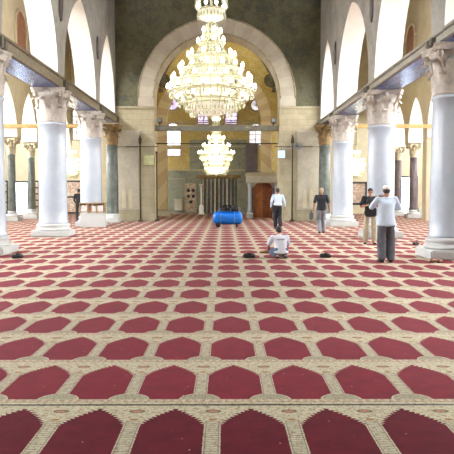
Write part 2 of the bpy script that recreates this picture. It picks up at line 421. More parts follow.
def pier_side(x0, x1, mirror):
    """stone pier below the impost, with a broad projecting marble pilaster on its outer half"""
    nm = 'left' if not mirror else 'right'
    b = B(); b.box(x0, x1, YM, YM+th, 4.8, 6.1); b.box(x0-.02, x1+.02, YM-.07, YM+th, 5.98, 6.1)
    struct(b.obj('wall_end_impost_'+nm, M['imp']))
    b = B(); b.box(x0, x1, YM, YM+th, .004, 4.8); struct(b.obj('wall_end_pier_'+nm, M['pier']))
    px0, px1 = (x0+.02, x0+1.25) if not mirror else (x1-1.25, x1-.02)
    t = thing('pilaster', f"broad veined marble pilaster on the {'left' if not mirror else 'right'} pier of the great arch", 'pilaster', ((px0+px1)/2, YM, 0))
    w = (px1-px0)/2
    b = B(); b.box(-w+.04, w-.04, -.34, -.003, .62, 3.95, .03); b.box(-w+.04, w-.04, -.36, -.34, 1.1, 1.16); b.obj('shaft', M['slab'], t)
    for k in (-.28, .06):
        b = B(); b.prism([(k,.72),(k+.2,.72),(k+.2,1.55),(k+.1,1.75),(k,1.55)], -.38, -.34); b.obj('arched_panel', M['aisle_wall'], t)
    b = B(); b.box(-w, w, -.42, -.003, .003, .5, .03); b.box(-w, w, -.38, -.003, .5, .62, .02); b.obj('base', M['pier'], t)
    b = B()
    b.bm.faces.ensure_lookup_table()
    b.prism([(-w+.04,3.97),(w-.04,3.97),(w+.04,4.7),(-w-.02,4.7)], -.42, -.003); b.box(-w-.03, w+.04, -.46, -.003, 4.7, 4.8)
    b.obj('capital', M['slab'], t)
pier_side(LX0, -3.75, False); pier_side(2.89, RX0, True)
# iron bands and tall posts on the piers
def post(x, y, ztop, lab, spear=True):
    t = thing('iron_post', lab, 'post', (x, y, 0), 0, 'dark iron posts on the arch piers')
    b = B(); b.tube((0,0,.12), (0,0,ztop-.5), .036); b.obj('pole', M['iron'], t)
    if spear:
        b = B(); b.lathe([(.04,ztop-.5),(.08,ztop-.42),(.09,ztop-.25),(.02,ztop)], 8); b.obj('spearhead', M['iron'], t)
    else:
        b = B(); b.lathe([(.06,ztop-.5),(.06,ztop-.4)], 8); b.obj('cap', M['iron'], t)
    b = B(); b.lathe([(.14,.003),(.14,.06),(.06,.12)], 12); b.obj('foot', M['iron'], t)
post(-4.45, YM-.42-.1, 4.55, 'tall iron post with spearhead left of the great arch')
post(-3.62, YM-.2, 4.1, 'shorter plain iron post on the left jamb of the great arch', False)
post(3.55, YM-.5, 4.55, 'tall iron post with spearhead right of the great arch')
for x0, x1, lab in ((-5.2, -3.5, 'thin dark iron rail across the left pier'), (2.6, 4.6, 'thin dark iron rail across the right pier')):
    b = B(); b.tube((x0, YM-.6, 3.93), (x1, YM-.6, 3.93), .022)
    tag(b.obj('iron_rail', M['iron']), lab, 'rail')
# tie beam across the great arch
b = B(); b.box(-3.80, 2.96, YM+.2, YM+.45, 4.83, 5.12, .02); tag(b.obj('tie_beam', M['grey_beam']), 'grey tie beam spanning the great arch behind the big chandelier', 'beam')
b = B(); b.tube((-3.85, YM+.9, 4.2), (3.0, YM+.9, 4.2), .03); tag(b.obj('tie_rod', M['iron']), 'thin iron tie rod under the grey beam of the great arch', 'rod')
for x, lab in ((-3.5, 'small floodlight on the left end of the arch tie beam'), (2.6, 'small floodlight on the right end of the arch tie beam')):
    t = thing('floodlight', lab, 'floodlight', (x, YM+.32, 5.122))
    b = B(); b.tube((0,0,0), (0,0,.14), .03); b.box(-.1,.1,-.02,.02,.12,.15); b.obj('bracket', M['black'], t)
    b = B(); b.box(-.13,.13,-.1,.12,.14,.4,.03); b.obj('housing', M['black'], t)
    b = B(); b.box(-.1,.1,-.115,-.1,.17,.37); b.obj('lens', M['steel'], t)

# ------------------------------------------------------------------ crossing and second arch
struct(B().box(LX0+.9, LX0+1.2, YM+th, 42, .004, TOP).obj('wall_crossing_left', M['gold_mosaic']))
struct(B().box(RX0-1.2, RX0-.9, YM+th, 42, .004, TOP).obj('wall_crossing_right', M['gold_mosaic']))
C2X, C2Z, R2I, R2O, Y2 = -.72, 6.06, 3.08, 3.76, 42.0
b = B(); pts = ringpts(R2O, C2X, C2Z)
for (a, za), (c, zc) in zip(pts, pts[1:]):
    b.face([(a,Y2,za),(c,Y2,zc),(c,Y2,TOP),(a,Y2,TOP)]); b.face([(a,Y2+.6,za),(c,Y2+.6,zc),(c,Y2+.6,TOP),(a,Y2+.6,TOP)])
b.box(LX0+.9, C2X-R2O, Y2, Y2+.6, C2Z, TOP); b.box(C2X+R2O, RX0-.9, Y2, Y2+.6, C2Z, TOP)
struct(b.obj('wall_crossing_end', M['gold_mosaic']))
b = B(); A, D = ringpts(R2I, C2X, C2Z), ringpts(R2O, C2X, C2Z); y0_, y1_ = Y2-.08, Y2+.66
A = [(A[0][0], .004)]+A+[(A[-1][0], .004)]; D = [(D[0][0], .004)]+D+[(D[-1][0], .004)]
for k in range(len(A)-1):
    (a, za), (c, zc), (d, zd), (e, ze) = A[k], A[k+1], D[k+1], D[k]
    for Q in ([(a,y0_,za),(c,y0_,zc),(d,y0_,zd),(e,y0_,ze)], [(a,y1_,za),(c,y1_,zc),(d,y1_,zd),(e,y1_,ze)],
              [(a,y0_,za),(c,y0_,zc),(c,y1_,zc),(a,y1_,za)], [(e,y0_,ze),(d,y0_,zd),(d,y1_,zd),(e,y1_,ze)]): b.face(Q)
bmesh.ops.remove_doubles(b.bm, verts=b.bm.verts[:], dist=1e-5)
struct(b.obj('wall_crossing_arch', M['striped']))
for x, lab in ((-4.0, 'round dark mosaic medallion on the gold wall, left of the second arch'), (2.98, 'round dark mosaic medallion on the gold wall, right of the second arch')):
    t = thing('wall_medallion', lab, 'medallion', (x, Y2-.03, 8.75))
    m = Matrix.Rotation(PI/2, 4, 'X')
    q = B(); q.lathe([(.5,0),(.5,.05)], 32); 
    for v in q.bm.verts: v.co = m @ v.co
    q.obj('disc', M['green_mosaic'], t)
    q = B(); q.torus((0,0,.04), .5, .05)
    for v in q.bm.verts: v.co = m @ v.co
    q.obj('rim', M['brass'], t)

P_ = [(-.5-3.65*math.cos(PI*i/40), Y2-.02, 8.0+3.65*math.sin(PI*i/40)) for i in range(41)]
struct(B().path(P_, .13, 8).obj('trim_6', M['grey_beam']))
# ------------------------------------------------------------------ end wall, windows, mihrab
struct(B().box(-6.2, 5.5, YQ, YQ+.6, 0, TOP).obj('wall_front', M['gold_mosaic']))
struct(B().box(-OUT, -6.2, YQ, YQ+.6, 0, 13.5).obj('wall_front_left', M['aisle_wall']))
struct(B().box(5.5, OUT, YQ, YQ+.6, 0, 13.5).obj('wall_front_right', M['aisle_wall']))
wn = [0]
def window(x0, x1, z0, z1, y=YQ, mat='pane_soft', arched=True, grid=(2,4), frame='lattice', bars=.035, fr=.05):
    wn[0] += 1
    t = bpy.data.objects.new('window_%d' % wn[0], None); C.objects.link(t); t.location = ((x0+x1)/2, y, z0); struct(t)
    w = (x1-x0)/2; h = z1-z0
    if arched: poly = [(-w,0),(w,0)]+[(w*math.cos(PI*i/16), h-w+w*math.sin(PI*i/16)) for i in range(17)]
    else: poly = [(-w,0),(w,0),(w,h),(-w,h)]
    b = B(); b.prism(poly, -.03, -.004); b.obj('pane', M[mat], t)
    b = B(); q = [(p[0]*1.0, -.05, p[1]) for p in poly]
    b.path(q+[q[0]], fr, 6)
    for i in range(1, grid[0]): x = -w+2*w*i/grid[0]; b.tube((x,-.045,0), (x,-.045,h-(abs(x)/w)*w*.5-.02), bars, n=6)
    for j in range(1, grid[1]): z = h*j/grid[1]; ww = w if z < h-w else math.sqrt(max(0,w*w-(z-(h-w))**2)) if arched else w; b.tube((-ww,-.045,z), (ww,-.045,z), bars, n=6)
    b.obj('frame', M[frame], t)
def roundel(x, z, r, mat):
    wn[0] += 1
    t = bpy.data.objects.new('window_%d' % wn[0], None); C.objects.link(t); t.location = (x, YQ, z); struct(t)
    b = B(); b.prism([(r*math.cos(2*PI*i/28), r*math.sin(2*PI*i/28)) for i in range(28)], -.03, -.004); b.obj('pane', M[mat], t)
    q = [(r*math.cos(2*PI*i/28), -.045, r*math.sin(2*PI*i/28)) for i in range(29)]
    b = B(); b.path(q, .06, 6)
    for k in range(6): a = PI*k/6; b.tube((-r*math.cos(a),-.04,-r*math.sin(a)), (r*math.cos(a),-.04,r*math.sin(a)), .018, n=5)
    b.obj('frame', M['lattice'], t)
zq = lambda y: (192-y)*YQ/640+1.6
xq = lambda x: (x-225)*YQ/640
roundel(xq(173), zq(106), .42, 'pane_violet'); roundel(xq(256), zq(107), .4, 'pane_soft')
roundel(xq(214), zq(102), .37, 'pane_soft')
window(xq(166), xq(181), zq(146.5), zq(125), mat='pane_win', bars=.018, fr=.03); window(xq(166), xq(181), zq(157), zq(150), mat='pane_violet', arched=False, grid=(2,1), bars=.018, fr=.03)
window(xq(249), xq(262), zq(146.5), zq(125), mat='pane_soft', bars=.03, fr=.04)
window(xq(198), xq(209), zq(126), zq(110), mat='pane_violet'); window(xq(225), xq(237), zq(126), zq(110), mat='pane_violet')
# cornices on the end wall
for z, yy in ((zq(147.5), .12), (zq(171), .14), (zq(124), .1)):
    struct(B().box(-4.3, 3.4, YQ-yy, YQ-.003, z-.05, z+.05).obj('trim_2', M['imp']))
struct(B().box(-4.2, 3.3, YQ-.05, YQ-.003, 0, zq(172)).obj('trim_3', M['green_panel']))
b = B(); b.box(xq(190), xq(247), YQ-.1, YQ-.05, zq(180), zq(141)); struct(b.obj('trim_4', M['green_panel']))
# mihrab: a shallow niche behind a row of colonettes
t = thing('prayer_niche', 'marble prayer niche with a row of slim colonettes under the far chandelier', 'niche', (xq(219), YQ-.06, 0))
for q0 in (-1.5, 1.25): B().box(q0,q0+.25,-.45,0,.003,2.5,.02).obj('jamb', M['green_panel'], t)
b = B(); b.box(-1.55,1.55,-.5,0,2.5,2.75,.03); b.obj('lintel', M['gilt_capital'], t)
b = B(); b.box(-1.25,1.25,-.1,0,.003,2.5); b.obj('back_slab', M['brown_marble'], t)
for k in range(9):
    x = -1.12+.28*k
    b = B(); b.lathe([(.09,.003),(.09,.12),(.055,.18),(.05,2.2),(.09,2.4),(.09,2.5)], 12, (x, -.3, 0))
    o = b.obj('colonette', M['green_panel'] if k % 3 else M['cream_capital'], t)
# marble panel left of niche
t = thing('marble_wall_panel', 'grey-green marble panel in a pale frame left of the prayer niche', 'wall panel', (xq(175.5), YQ-.055, .25))
b = B(); b.box(-.66,.66,-.06,0,.003,2.2); b.obj('slab', M['green_panel'], t)
b = B()
for x in (-.7,.64): b.box(x,x+.06,-.1,0,0,2.26)
b.box(-.7,.7,-.1,0,2.2,2.26); b.obj('frame', M['imp'], t)
b = B(); b.box(-.05,.5,-.45,-.06,.003,.75,.03); b.box(-.12,.56,-.5,-.06,.75,.82,.01); b.obj('plinth', M['slab'], t)
t = thing('marble_wall_panel', 'narrow panel of dark interlaced marble roundels beside the prayer niche', 'wall panel', (xq(191), YQ-.055, .1))
b = B(); b.box(-.36,.36,-.06,0,.003,2.0); b.obj('slab', M['panel_marble'], t)
for k, (x, z) in enumerate(((-.17,1.55),(.17,1.55),(-.17,1.15),(.17,1.15),(0,.75))):
    q = B(); q.lathe([(.12,0),(.12,.03)], 16)
    for v in q.bm.verts: v.co = Vector((v.co.x+x, -.06-v.co.z, v.co.y+z))
    q.obj('roundel', M['dark_marble'], t)
b = B(); b.box(-.4,-.36,-.09,0,.003,2.05); b.box(.36,.4,-.09,0,.003,2.05); b.box(-.4,.4,-.09,0,2.0,2.06); b.obj('frame', M['imp'], t)
# low stone block at the left foot
t = thing('stone_block', 'low pale stone block on the floor left of the grey-green marble panel', 'block', (-4.0, 41.0, 0))
B().box(-.45,.5,-.3,.3,.003,.35,.04).obj('block', M['slab'], t); B().box(-.5,.55,-.34,.34,.35,.45,.02).obj('top_slab', M['imp'], t)
# tall white candlestick
t = thing('candlestick', 'tall slim white floor candlestick left of the prayer niche', 'candlestick', (xq(202)-.0, 44.2, 0))
B().lathe([(.2,.003),(.22,.05),(.14,.12),(.16,.4),(.12,.62),(.05,.7),(.045,2.0)], 16).obj('stand', M['white_paint'], t)
B().lathe([(.1,2.0),(.15,2.03),(.15,2.06),(.06,2.08)], 16).obj('dish', M['white_paint'], t)
# minbar doorway (marble portico)
t = thing('pulpit_portico', 'marble pulpit portico with brown wooden door right of the prayer niche', 'portico', (2.3, 38.3, 0))
for x in (-.82, .74):
    b = B(); b.lathe([(.17,.35),(.13,.5),(.11,1.0),(.10,1.75),(.12,1.85),(.17,2.05),(.17,2.1)], 16, (x,-.3,0)); b.obj('column', M['shaft'], t)
    b = B(); b.box(x-.2,x+.2,-.5,-.1,.003,.22,.03); b.lathe([(.22,.22),(.2,.28),(.15,.35)], 16, (x,-.3,0)); b.obj('column_base', M['plinth'], t)
b = B(); b.box(-1.02,.94,-.5,.6,2.1,2.5,.01); b.obj('entablature', M['slab'], t)
b = B(); b.box(-1.1,1.02,-.58,.66,2.5,2.62,.02); b.box(-1.04,.96,-.54,.6,2.62,2.7,.01); b.box(-1.04,.96,-.53,.5,2.08,2.13); b.obj('cornice', M['imp'], t)
for s in (-1, 1): B().prism([(-.04+s*.62,2.1),(-.04+s*.62,1.8),(-.04+s*.35,2.1)], -.3, -.12).obj('arch_bracket', M['slab'], t)
for s, x0, x1 in ((0,-.6,-.04),(1,-.04,.54)):
    b = B(); b.box(x0,x1,.1,.16,.003,2.1); d = b.obj('door', M['door_orange'] if s == 0 else M['door_wood'], t)
    b = B()
    for z in (.15,.8,1.45): b.box(x0+.07,x1-.07,.07,.1,z,z+.52,.012)
    b.obj('raised_panel', M['door_orange'] if s == 0 else M['door_wood'], d)
for q0, q1 in ((-.95,-.62),(.56,.88)): B().box(q0,q1,.0,.55,.003,2.1).obj('side_wall', M['brown_marble'], t)
b = B(); b.box(-.02,.5,.5,2.8,.003,.7); b.obj('stair', M['slab'], t)
# dark cupboard-like niche over the pulpit, on the end wall
t = thing('wooden_balcony_screen', 'dark brown wooden screen on the end wall above the pulpit portico', 'screen', (xq(251.5), YQ-.055, zq(176)))
B().box(-.42,.42,-.2,0,0,2.1,.02).obj('panel', M['brown_marble'], t); B().box(-.5,.5,-.28,0,2.1,2.25,.02).obj('cornice', M['beam_wood'], t)

# ------------------------------------------------------------------ columns
def base_mesh(r, hw, h):
    b = B(); b.box(-hw, hw, -hw, hw, .003, h*.45, .03); me1 = b.mesh('plinth', M['plinth'])
    z = h*.45
    b = B(); q = h-z; b.lathe([(hw*.92,z),(hw*.97,z+.12*q),(hw*.95,z+.28*q),(hw*.87,z+.38*q),(r*1.12,z+.5*q),(r*1.12,z+.58*q),(r*1.18,z+.7*q),(r*1.17,z+.85*q),(r*1.06,h)], 40)
    return me1, b.mesh('base', M['plinth'])
def shaft_mesh(r0, r1, z0, z1, mat, bands=True):
    b = B(); p = [(r0*1.05, z0), (r0*1.05, z0+.06), (r0, z0+.12)]
    for i in range(1, 9): t = i/8; p.append((r0+(r1-r0)*t**1.6, z0+.12+(z1-z0-.24)*t))
    p += [(r1*1.07, z1-.09), (r1*1.07, z1-.03), (r1, z1)]
    b.lathe(p, 40); return b.mesh('shaft', mat)
def capital_mesh(r, hw, z0, z1, mat, n=8):
    h = z1-z0; b = B()
    b.lathe([(r,z0),(r*1.08,z0+.05*h),(r*.98,z0+.08*h),(r*1.0,z0+.5*h),(r*1.12,z0+.75*h),(r*1.28,z0+.86*h)], 32)
    def leaf(a, zb, zt, rb, rt, w):
        ca, sa = math.cos(a), math.sin(a); rows = []
        for i in range(7):
            t = i/6; rad = rb + (rt-rb)*t**2 + (.0 if t < .9 else .02); z = zb+(zt-zb)*(math.sin(t*PI*.62)/math.sin(PI*.5)) if t < .99 else zb+(zt-zb)*.86
            ww = w*(1-.55*t**2)*(1 if i % 2 == 0 else .82)
            rows.append([b.bm.verts.new(((rad+dr)*ca - s*ww*sa, (rad+dr)*sa + s*ww*ca, z)) for s, dr in ((-1,-.015),(-.4,.03),(0,.0),(.4,.03),(1,-.015))])
        for p, q in zip(rows, rows[1:]):
            for k in range(4): b.bm.faces.new((p[k], p[k+1], q[k+1], q[k])).smooth = True
    for k in range(n): leaf(2*PI*k/n, z0+.06*h, z0+.44*h, r*1.02, r*1.34, r*.36)
    for k in range(n): leaf(2*PI*(k+.5)/n, z0+.1*h, z0+.72*h, r*1.02, r*1.46, r*.36)
    for k in range(4):         # corner volutes and centre rosettes
        a = PI/4+PI/2*k; R_ = hw*1.22
        p0 = Vector((r*1.05*math.cos(a), r*1.05*math.sin(a), z0+.55*h)); p1 = Vector((R_*math.cos(a), R_*math.sin(a), z0+.84*h))
        b.tube(p0, p1, .03, .05, 8); b.ball(p1-Vector((0,0,.05)), (.085,.085,.1), 2)
        a = PI/2*k; b.ball((hw*.92*math.cos(a), hw*.92*math.sin(a), z1-.12*h), (.1,.1,.09), 2)
        for s in (-1, 1):
            a2 = a+s*.32; b.tube((r*1.0*math.cos(a2), r*1.0*math.sin(a2), z0+.6*h), (hw*.85*math.cos(a2), hw*.85*math.sin(a2), z0+.82*h), .03, .035, 6)
    me = b.mesh('capital', mat)
    b = B(); poly = []
    for k in range(4):
        a = PI/4+PI/2*k; c = Vector((hw*math.sqrt(2)*math.cos(a), hw*math.sqrt(2)*math.sin(a))); t_ = Vector((-math.sin(a), math.cos(a)))
        poly += [tuple(c-t_*.07), tuple(c+t_*.07)]; a3 = a+PI/4
        poly.append((hw*.86*math.cos(a3), hw*.86*math.sin(a3)))
    b.prism(poly, z0+.86*h, z1-.06*h, 'z'); poly2 = [(x*1.04, y*1.04) for x, y in poly]; b.prism(poly2, z1-.06*h, z1-.003, 'z')
    return me, b.mesh('abacus', mat)
def column_type(name, r0, r1, hw, hb, zc, zt, chw, sm, cm):
    p1, p2 = base_mesh(r0, hw, hb); s = shaft_mesh(r0, r1, hb-.01, zc, sm); c1, c2 = capital_mesh(r1, chw, zc, zt, cm)
    def mk(loc, label, group):
        t = thing(name, label, 'column', loc, 0, group)
        for nm, me in (('plinth', p1), ('base', p2), ('shaft', s), ('capital', c1), ('abacus', c2)): link(nm, me, t)
        return t
    return mk
nl = column_type('marble_column', .50, .475, .64, .46, 4.02, 5.2, .53, M['shaft'], M['capital'])
nr = column_type('marble_column', .475, .44, .64, .5, 3.86, 5.02, .54, M['shaft'], M['capital'])
LL = {16.45: 'nearest thick white marble column on the left, cut by the frame', 22.95: 'thick white marble column, middle one of the left nave row', 29.5: 'farthest thick white marble column of the left row, low shelf at its base'}
RL = {15.4: 'nearest thick white marble column on the right, beside two dark items', 22.3: 'thick white marble column behind the two men photographing, right nave row', 29.6: 'farthest thick white marble column of the right row, behind the man in black'}
for y in LCOL:
    if y in LL: nl((-6.15, y, 0), LL[y], 'white marble nave columns')
for y in RCOL:
    if y in RL: nr((5.42, y, 0), RL[y], 'white marble nave columns')
resp = column_type('green_column', .31, .28, .4, .45, 3.95, 5.0, .42, M['green_marble'], M['gilt_capital'])
resp((-5.80, 33.05, 0), 'dark green marble column with gilt capital left of the great arch', 'green respond columns')
resp((5.12, 33.0, 0), 'dark green marble column with gilt capital right of the great arch', 'green respond columns')
cg = column_type('aisle_column', .21, .19, .42, .55, 3.55, 4.4, .36, M['green_marble'], M['cream_capital'])
cb_ = column_type('aisle_column', .24, .21, .42, .5, 3.6, 4.4, .36, M['brown_marble'], M['cream_capital'])
for y, lab in ((34.2, 'slim dark green aisle column left of the glowing doorway'), (37.7, 'slim dark green aisle column right of the glowing left doorway'), (41.6, 'slim green aisle column mostly hidden behind the left nave column')):
    cg((-11.35, y, 0), lab, 'green aisle columns')
for y, lab in ((38.1, 'brown marble aisle column in front of the bright right doorway'), (41.5, 'brown marble aisle column left of the bright right doorway')):
    cb_((11.2, y, 0), lab, 'brown aisle columns')
# square pier of right aisle
struct(B().box(10.75, 11.65, 34.25, 34.95, .004, 4.4).obj('wall_right_aisle_pier', M['aisle_wall']))
struct(B().box(13.75, 16.5, 44.0, 45.4, 0, .45).obj('trim_5', M['pier']))

# ------------------------------------------------------------------ carved tie beams on the columns
def nave_beam(x0, x1, ya, yb, z0, z1, side, lab):
    t = thing('carved_beam', lab, 'beam', ((x0+x1)/2, (ya+yb)/2, z0), 0, 'carved beams over the nave columns')
    w = abs(x1-x0)/2; L = (yb-ya)/2; h = z1-z0
    b = B(); b.box(-w,w,-L,L,.02,h-.08); b.obj('beam', M['beam_wood'] if side < 0 else M['grey_mould'], t)
    b = B(); b.box(-w-.07,w+.07,-L,L,h-.08,h-.003,.015); b.obj('top_moulding', M['grey_mould'] if side > 0 else M['beam_wood'], t)
    b = B(); b.box(-w+.1,w-.1,-L+.55,L-.55,-.0,.02); b.obj('soffit_panel', M['blue_soffit'], t)
    for s in (-1, 1): B().box(-w-.11, w+.11, s*(L-.13)-.1, s*(L-.13)+.1, .003, h-.085, .02).obj('end_bracket', M['grey_beam'], t)
lo = ['spanning up to the nearest left column', 'between the first and second left columns', 'between the second and third left columns', 'from the third left column to the great arch']
ro = ['spanning up to the nearest right column', 'between the first and second right columns', 'between the second and third right columns', 'from the third right column to the great arch']
for k, (a, c) in enumerate(zip(LCOL[1:], LCOL[2:]+[34.1])): nave_beam(LX1-.0, LX0+.12, a+.005, c-.005, 5.2, 5.58, -1, 'carved wooden beam with blue soffit '+lo[k])
for k, (a, c) in enumerate(zip(RCOL[1:], RCOL[2:]+[34.1])): nave_beam(RX0-.12, RX1, a+.005, c-.005, 5.02, 5.27, 1, 'carved beam with dark and blue soffit '+ro[k])
# oval plaques on the spandrels
for x, cols, z, sd in ((LX0, LCOL[2:], 8.1, 'left'), (RX0, RCOL[2:], 7.9, 'right')):
    s = 1 if sd == 'left' else -1
    for y, w_ in zip(cols, ('nearest', 'second', 'third')):
        q = B(); q.lathe([(.22,0),(.22,.04),(.16,.06)], 24, sx=1, sy=2.4)
        for v in q.bm.verts: v.co = Vector((s*v.co.z, v.co.x, v.co.y))
        o = q.obj('oval_plaque', M['brown_marble']); o.location = (x, y, z)
        tag(o, f'dark oval plaque on the {sd} arcade wall above its {w_} column', 'plaque', 'oval plaques on the arcade walls')
# aisle tie beams (yellow wood, crossing the aisles)
for x0, x1, y, lab in ((-16.9, -LX1*-1, 33.2, 'yellow wooden tie beam crossing the left aisle'), (RX1, 16.9, 33.2, 'yellow wooden tie beam crossing the right aisle')):
    tag(B().box(x0, x1, y, y+.2, 4.86, 5.05, .02).obj('tie_beam', M['tie_wood']), lab, 'beam')

# ------------------------------------------------------------------ aisle end walls: doors, panels, windows
def bright_door(k, x0, x1, h):
    t = bpy.data.objects.new('door_%d' % k, None); C.objects.link(t); t.location = ((x0+x1)/2, YQ, 0); struct(t); w = (x1-x0)/2
    B().box(-w,w,-.04,-.004,.003,h).obj('doorway_daylight', M['door_light'], t)
    b = B(); b.box(-w-.12,-w,-.1,0,.003,h+.12); b.box(w,w+.12,-.1,0,.003,h+.12); b.box(-w,w,-.1,0,h,h+.12); b.obj('door_frame', M['dark_marble'], t)
bright_door(1, -15.1, -14.0, 2.2); bright_door(2, 12.3, 13.55, 2.55)
for x0, x1, z0, z1 in ((-10.75,-10.2,5.2,7.4), (-9.6,-8.9,5.2,7.2), (8.2,9.0,5.2,7.4)): window(x0, x1, z0, z1, mat='pane_soft', grid=(2,4))
def wall_panel(x0, x1, z0, z1, lab, rows=2, y=YQ-.004):
    t = thing('marble_wall_panel', lab, 'wall panel', ((x0+x1)/2, y, z0)); w = (x1-x0)/2; h = z1-z0
    B().box(-w,w,-.05,0,0,h).obj('slab', M['panel_marble'], t)
    b = B()
    for i in range(rows+1): z = h*i/rows; b.box(-w,w,-.08,-.05,z-.06,z+.06)
    b.box(-w-.06,-w+.05,-.08,0,-.06,h+.06); b.box(w-.05,w+.06,-.08,0,-.06,h+.06); b.obj('black_border', M['dark_marble'], t)
wall_panel(-11.3, -10.0, .07, 2.3, 'tall black-bordered marble panel behind the dark-clothed visitor on the left')
wall_panel(8.7, 10.0, .7, 2.2, 'black-bordered brown marble panel right of the last right column', 1)
wall_panel(-16.4, -15.4, .07, 2.3, 'black-bordered marble panel left of the left doorway', 3)
wall_panel(-13.75, -13.2, .07, 2.3, 'narrow dark-striped marble panel right of the left doorway', 5)
wall_panel(14.5, 15.5, .51, 2.3, 'black-framed grey marble panel right of the right doorway', 1)
# niches on the aisle walls high up
for x, y, s, lab in ((-10.9, 34.6, 1, 'high arched brown wooden shutter on the left aisle wall'), (10.75, 37.4, -1, 'high arched brown wooden shutter on the right aisle wall')):
    poly = [(y-.9,8.7),(y+.9,8.7)]+[(y+.9*math.cos(PI*i/12), 10.3+.9*math.sin(PI*i/12)) for i in range(13)]
    t = thing('arched_shutter', lab, 'shutter', (0,0,0))
    B().prism(poly, x+s*.003, x+s*.06, 'x').obj('panel', M['shutter'], t)
    q = [(x+s*.05, p[0], p[1]) for p in poly]; B().path(q+[q[0]], .09, 6).obj('frame', M['aisle_wall'], t)
# unseen windows added to light the aisles, nave and crossing
def added_side_window(x, s, y0, y1, z0, z1, mat):
    wn[0] += 1
    t = bpy.data.objects.new('window_%d' % wn[0], None); C.objects.link(t); t.location = (x, (y0+y1)/2, z0); struct(t)
    w = (y1-y0)/2; h = z1-z0
    poly = [(-w,0),(w,0),(w,h-w)]+[(w*math.cos(PI*i/10), h-w+w*math.sin(PI*i/10)) for i in range(1,10)]+[(-w,h-w)]
    B().prism(poly, s*.004, s*.03, 'x').obj('pane', M[mat], t)
    b = B(); q = [(s*.04, p[0], p[1]) for p in poly]; b.path(q+[q[0]], .07, 6); b.tube((s*.04,0,0),(s*.04,0,h),.03,n=6); b.obj('frame', M['lattice'], t)
for y in (9, 14, 19, 24, 29): 
    added_side_window(-10.9, 1, y-1.3, y+1.3, 8.6, 12.4, 'pane'); added_side_window(10.75, -1, y-1.3, y+1.3, 8.6, 12.4, 'pane')  # out of view, added to make the arch undersides glare white
for y in (12, 20, 27, 34, 40):
    added_side_window(-OUT, 1, y-1.3, y+1.3, 3.5, 8.2, 'pane'); added_side_window(OUT, -1, y-1.3, y+1.3, 3.5, 8.2, 'pane')  # added in the unseen outer walls to brighten the aisles
for y in (6, 12, 18, 24, 30):
    added_side_window(LX0, 1, y-1.2, y+1.2, 12.2, 15.2, 'nave_fill'); added_side_window(RX0, -1, y-1.2, y+1.2, 12.2, 15.2, 'nave_fill')  # added above the visible wall to light the nave from overhead
for y in (36.6, 39.4):
    added_side_window(LX0+1.2, 1, y-1.1, y+1.1, 10.5, 14.5, 'cross_fill'); added_side_window(RX0-1.2, -1, y-1.1, y+1.1, 10.5, 14.5, 'cross_fill')  # added out of sight to brighten the gold crossing walls
def added_back_window(x0, x1, z0, z1):  # added behind the camera to light the surfaces facing it
    wn[0] += 1
    t = bpy.data.objects.new('window_%d' % wn[0], None); C.objects.link(t); t.location = ((x0+x1)/2, -12, z0); struct(t); w = (x1-x0)/2; h = z1-z0
    poly = [(-w,0),(w,0),(w,h-w)]+[(w*math.cos(PI*i/10), h-w+w*math.sin(PI*i/10)) for i in range(1,10)]+[(-w,h-w)]
    B().prism(poly, .004, .03).obj('pane', M['back_fill'], t)
    q = [(p[0], .04, p[1]) for p in poly]; B().path(q+[q[0]], .07, 6).obj('frame', M['lattice'], t)
for x in (-3.4, -.4, 2.6): added_back_window(x-1.1, x+1.1, 1.0, 7.5)
for x in (-9, 8.5, -14.6, 14.6): added_back_window(x-1.3, x+1.3, 1.0, 7.0)

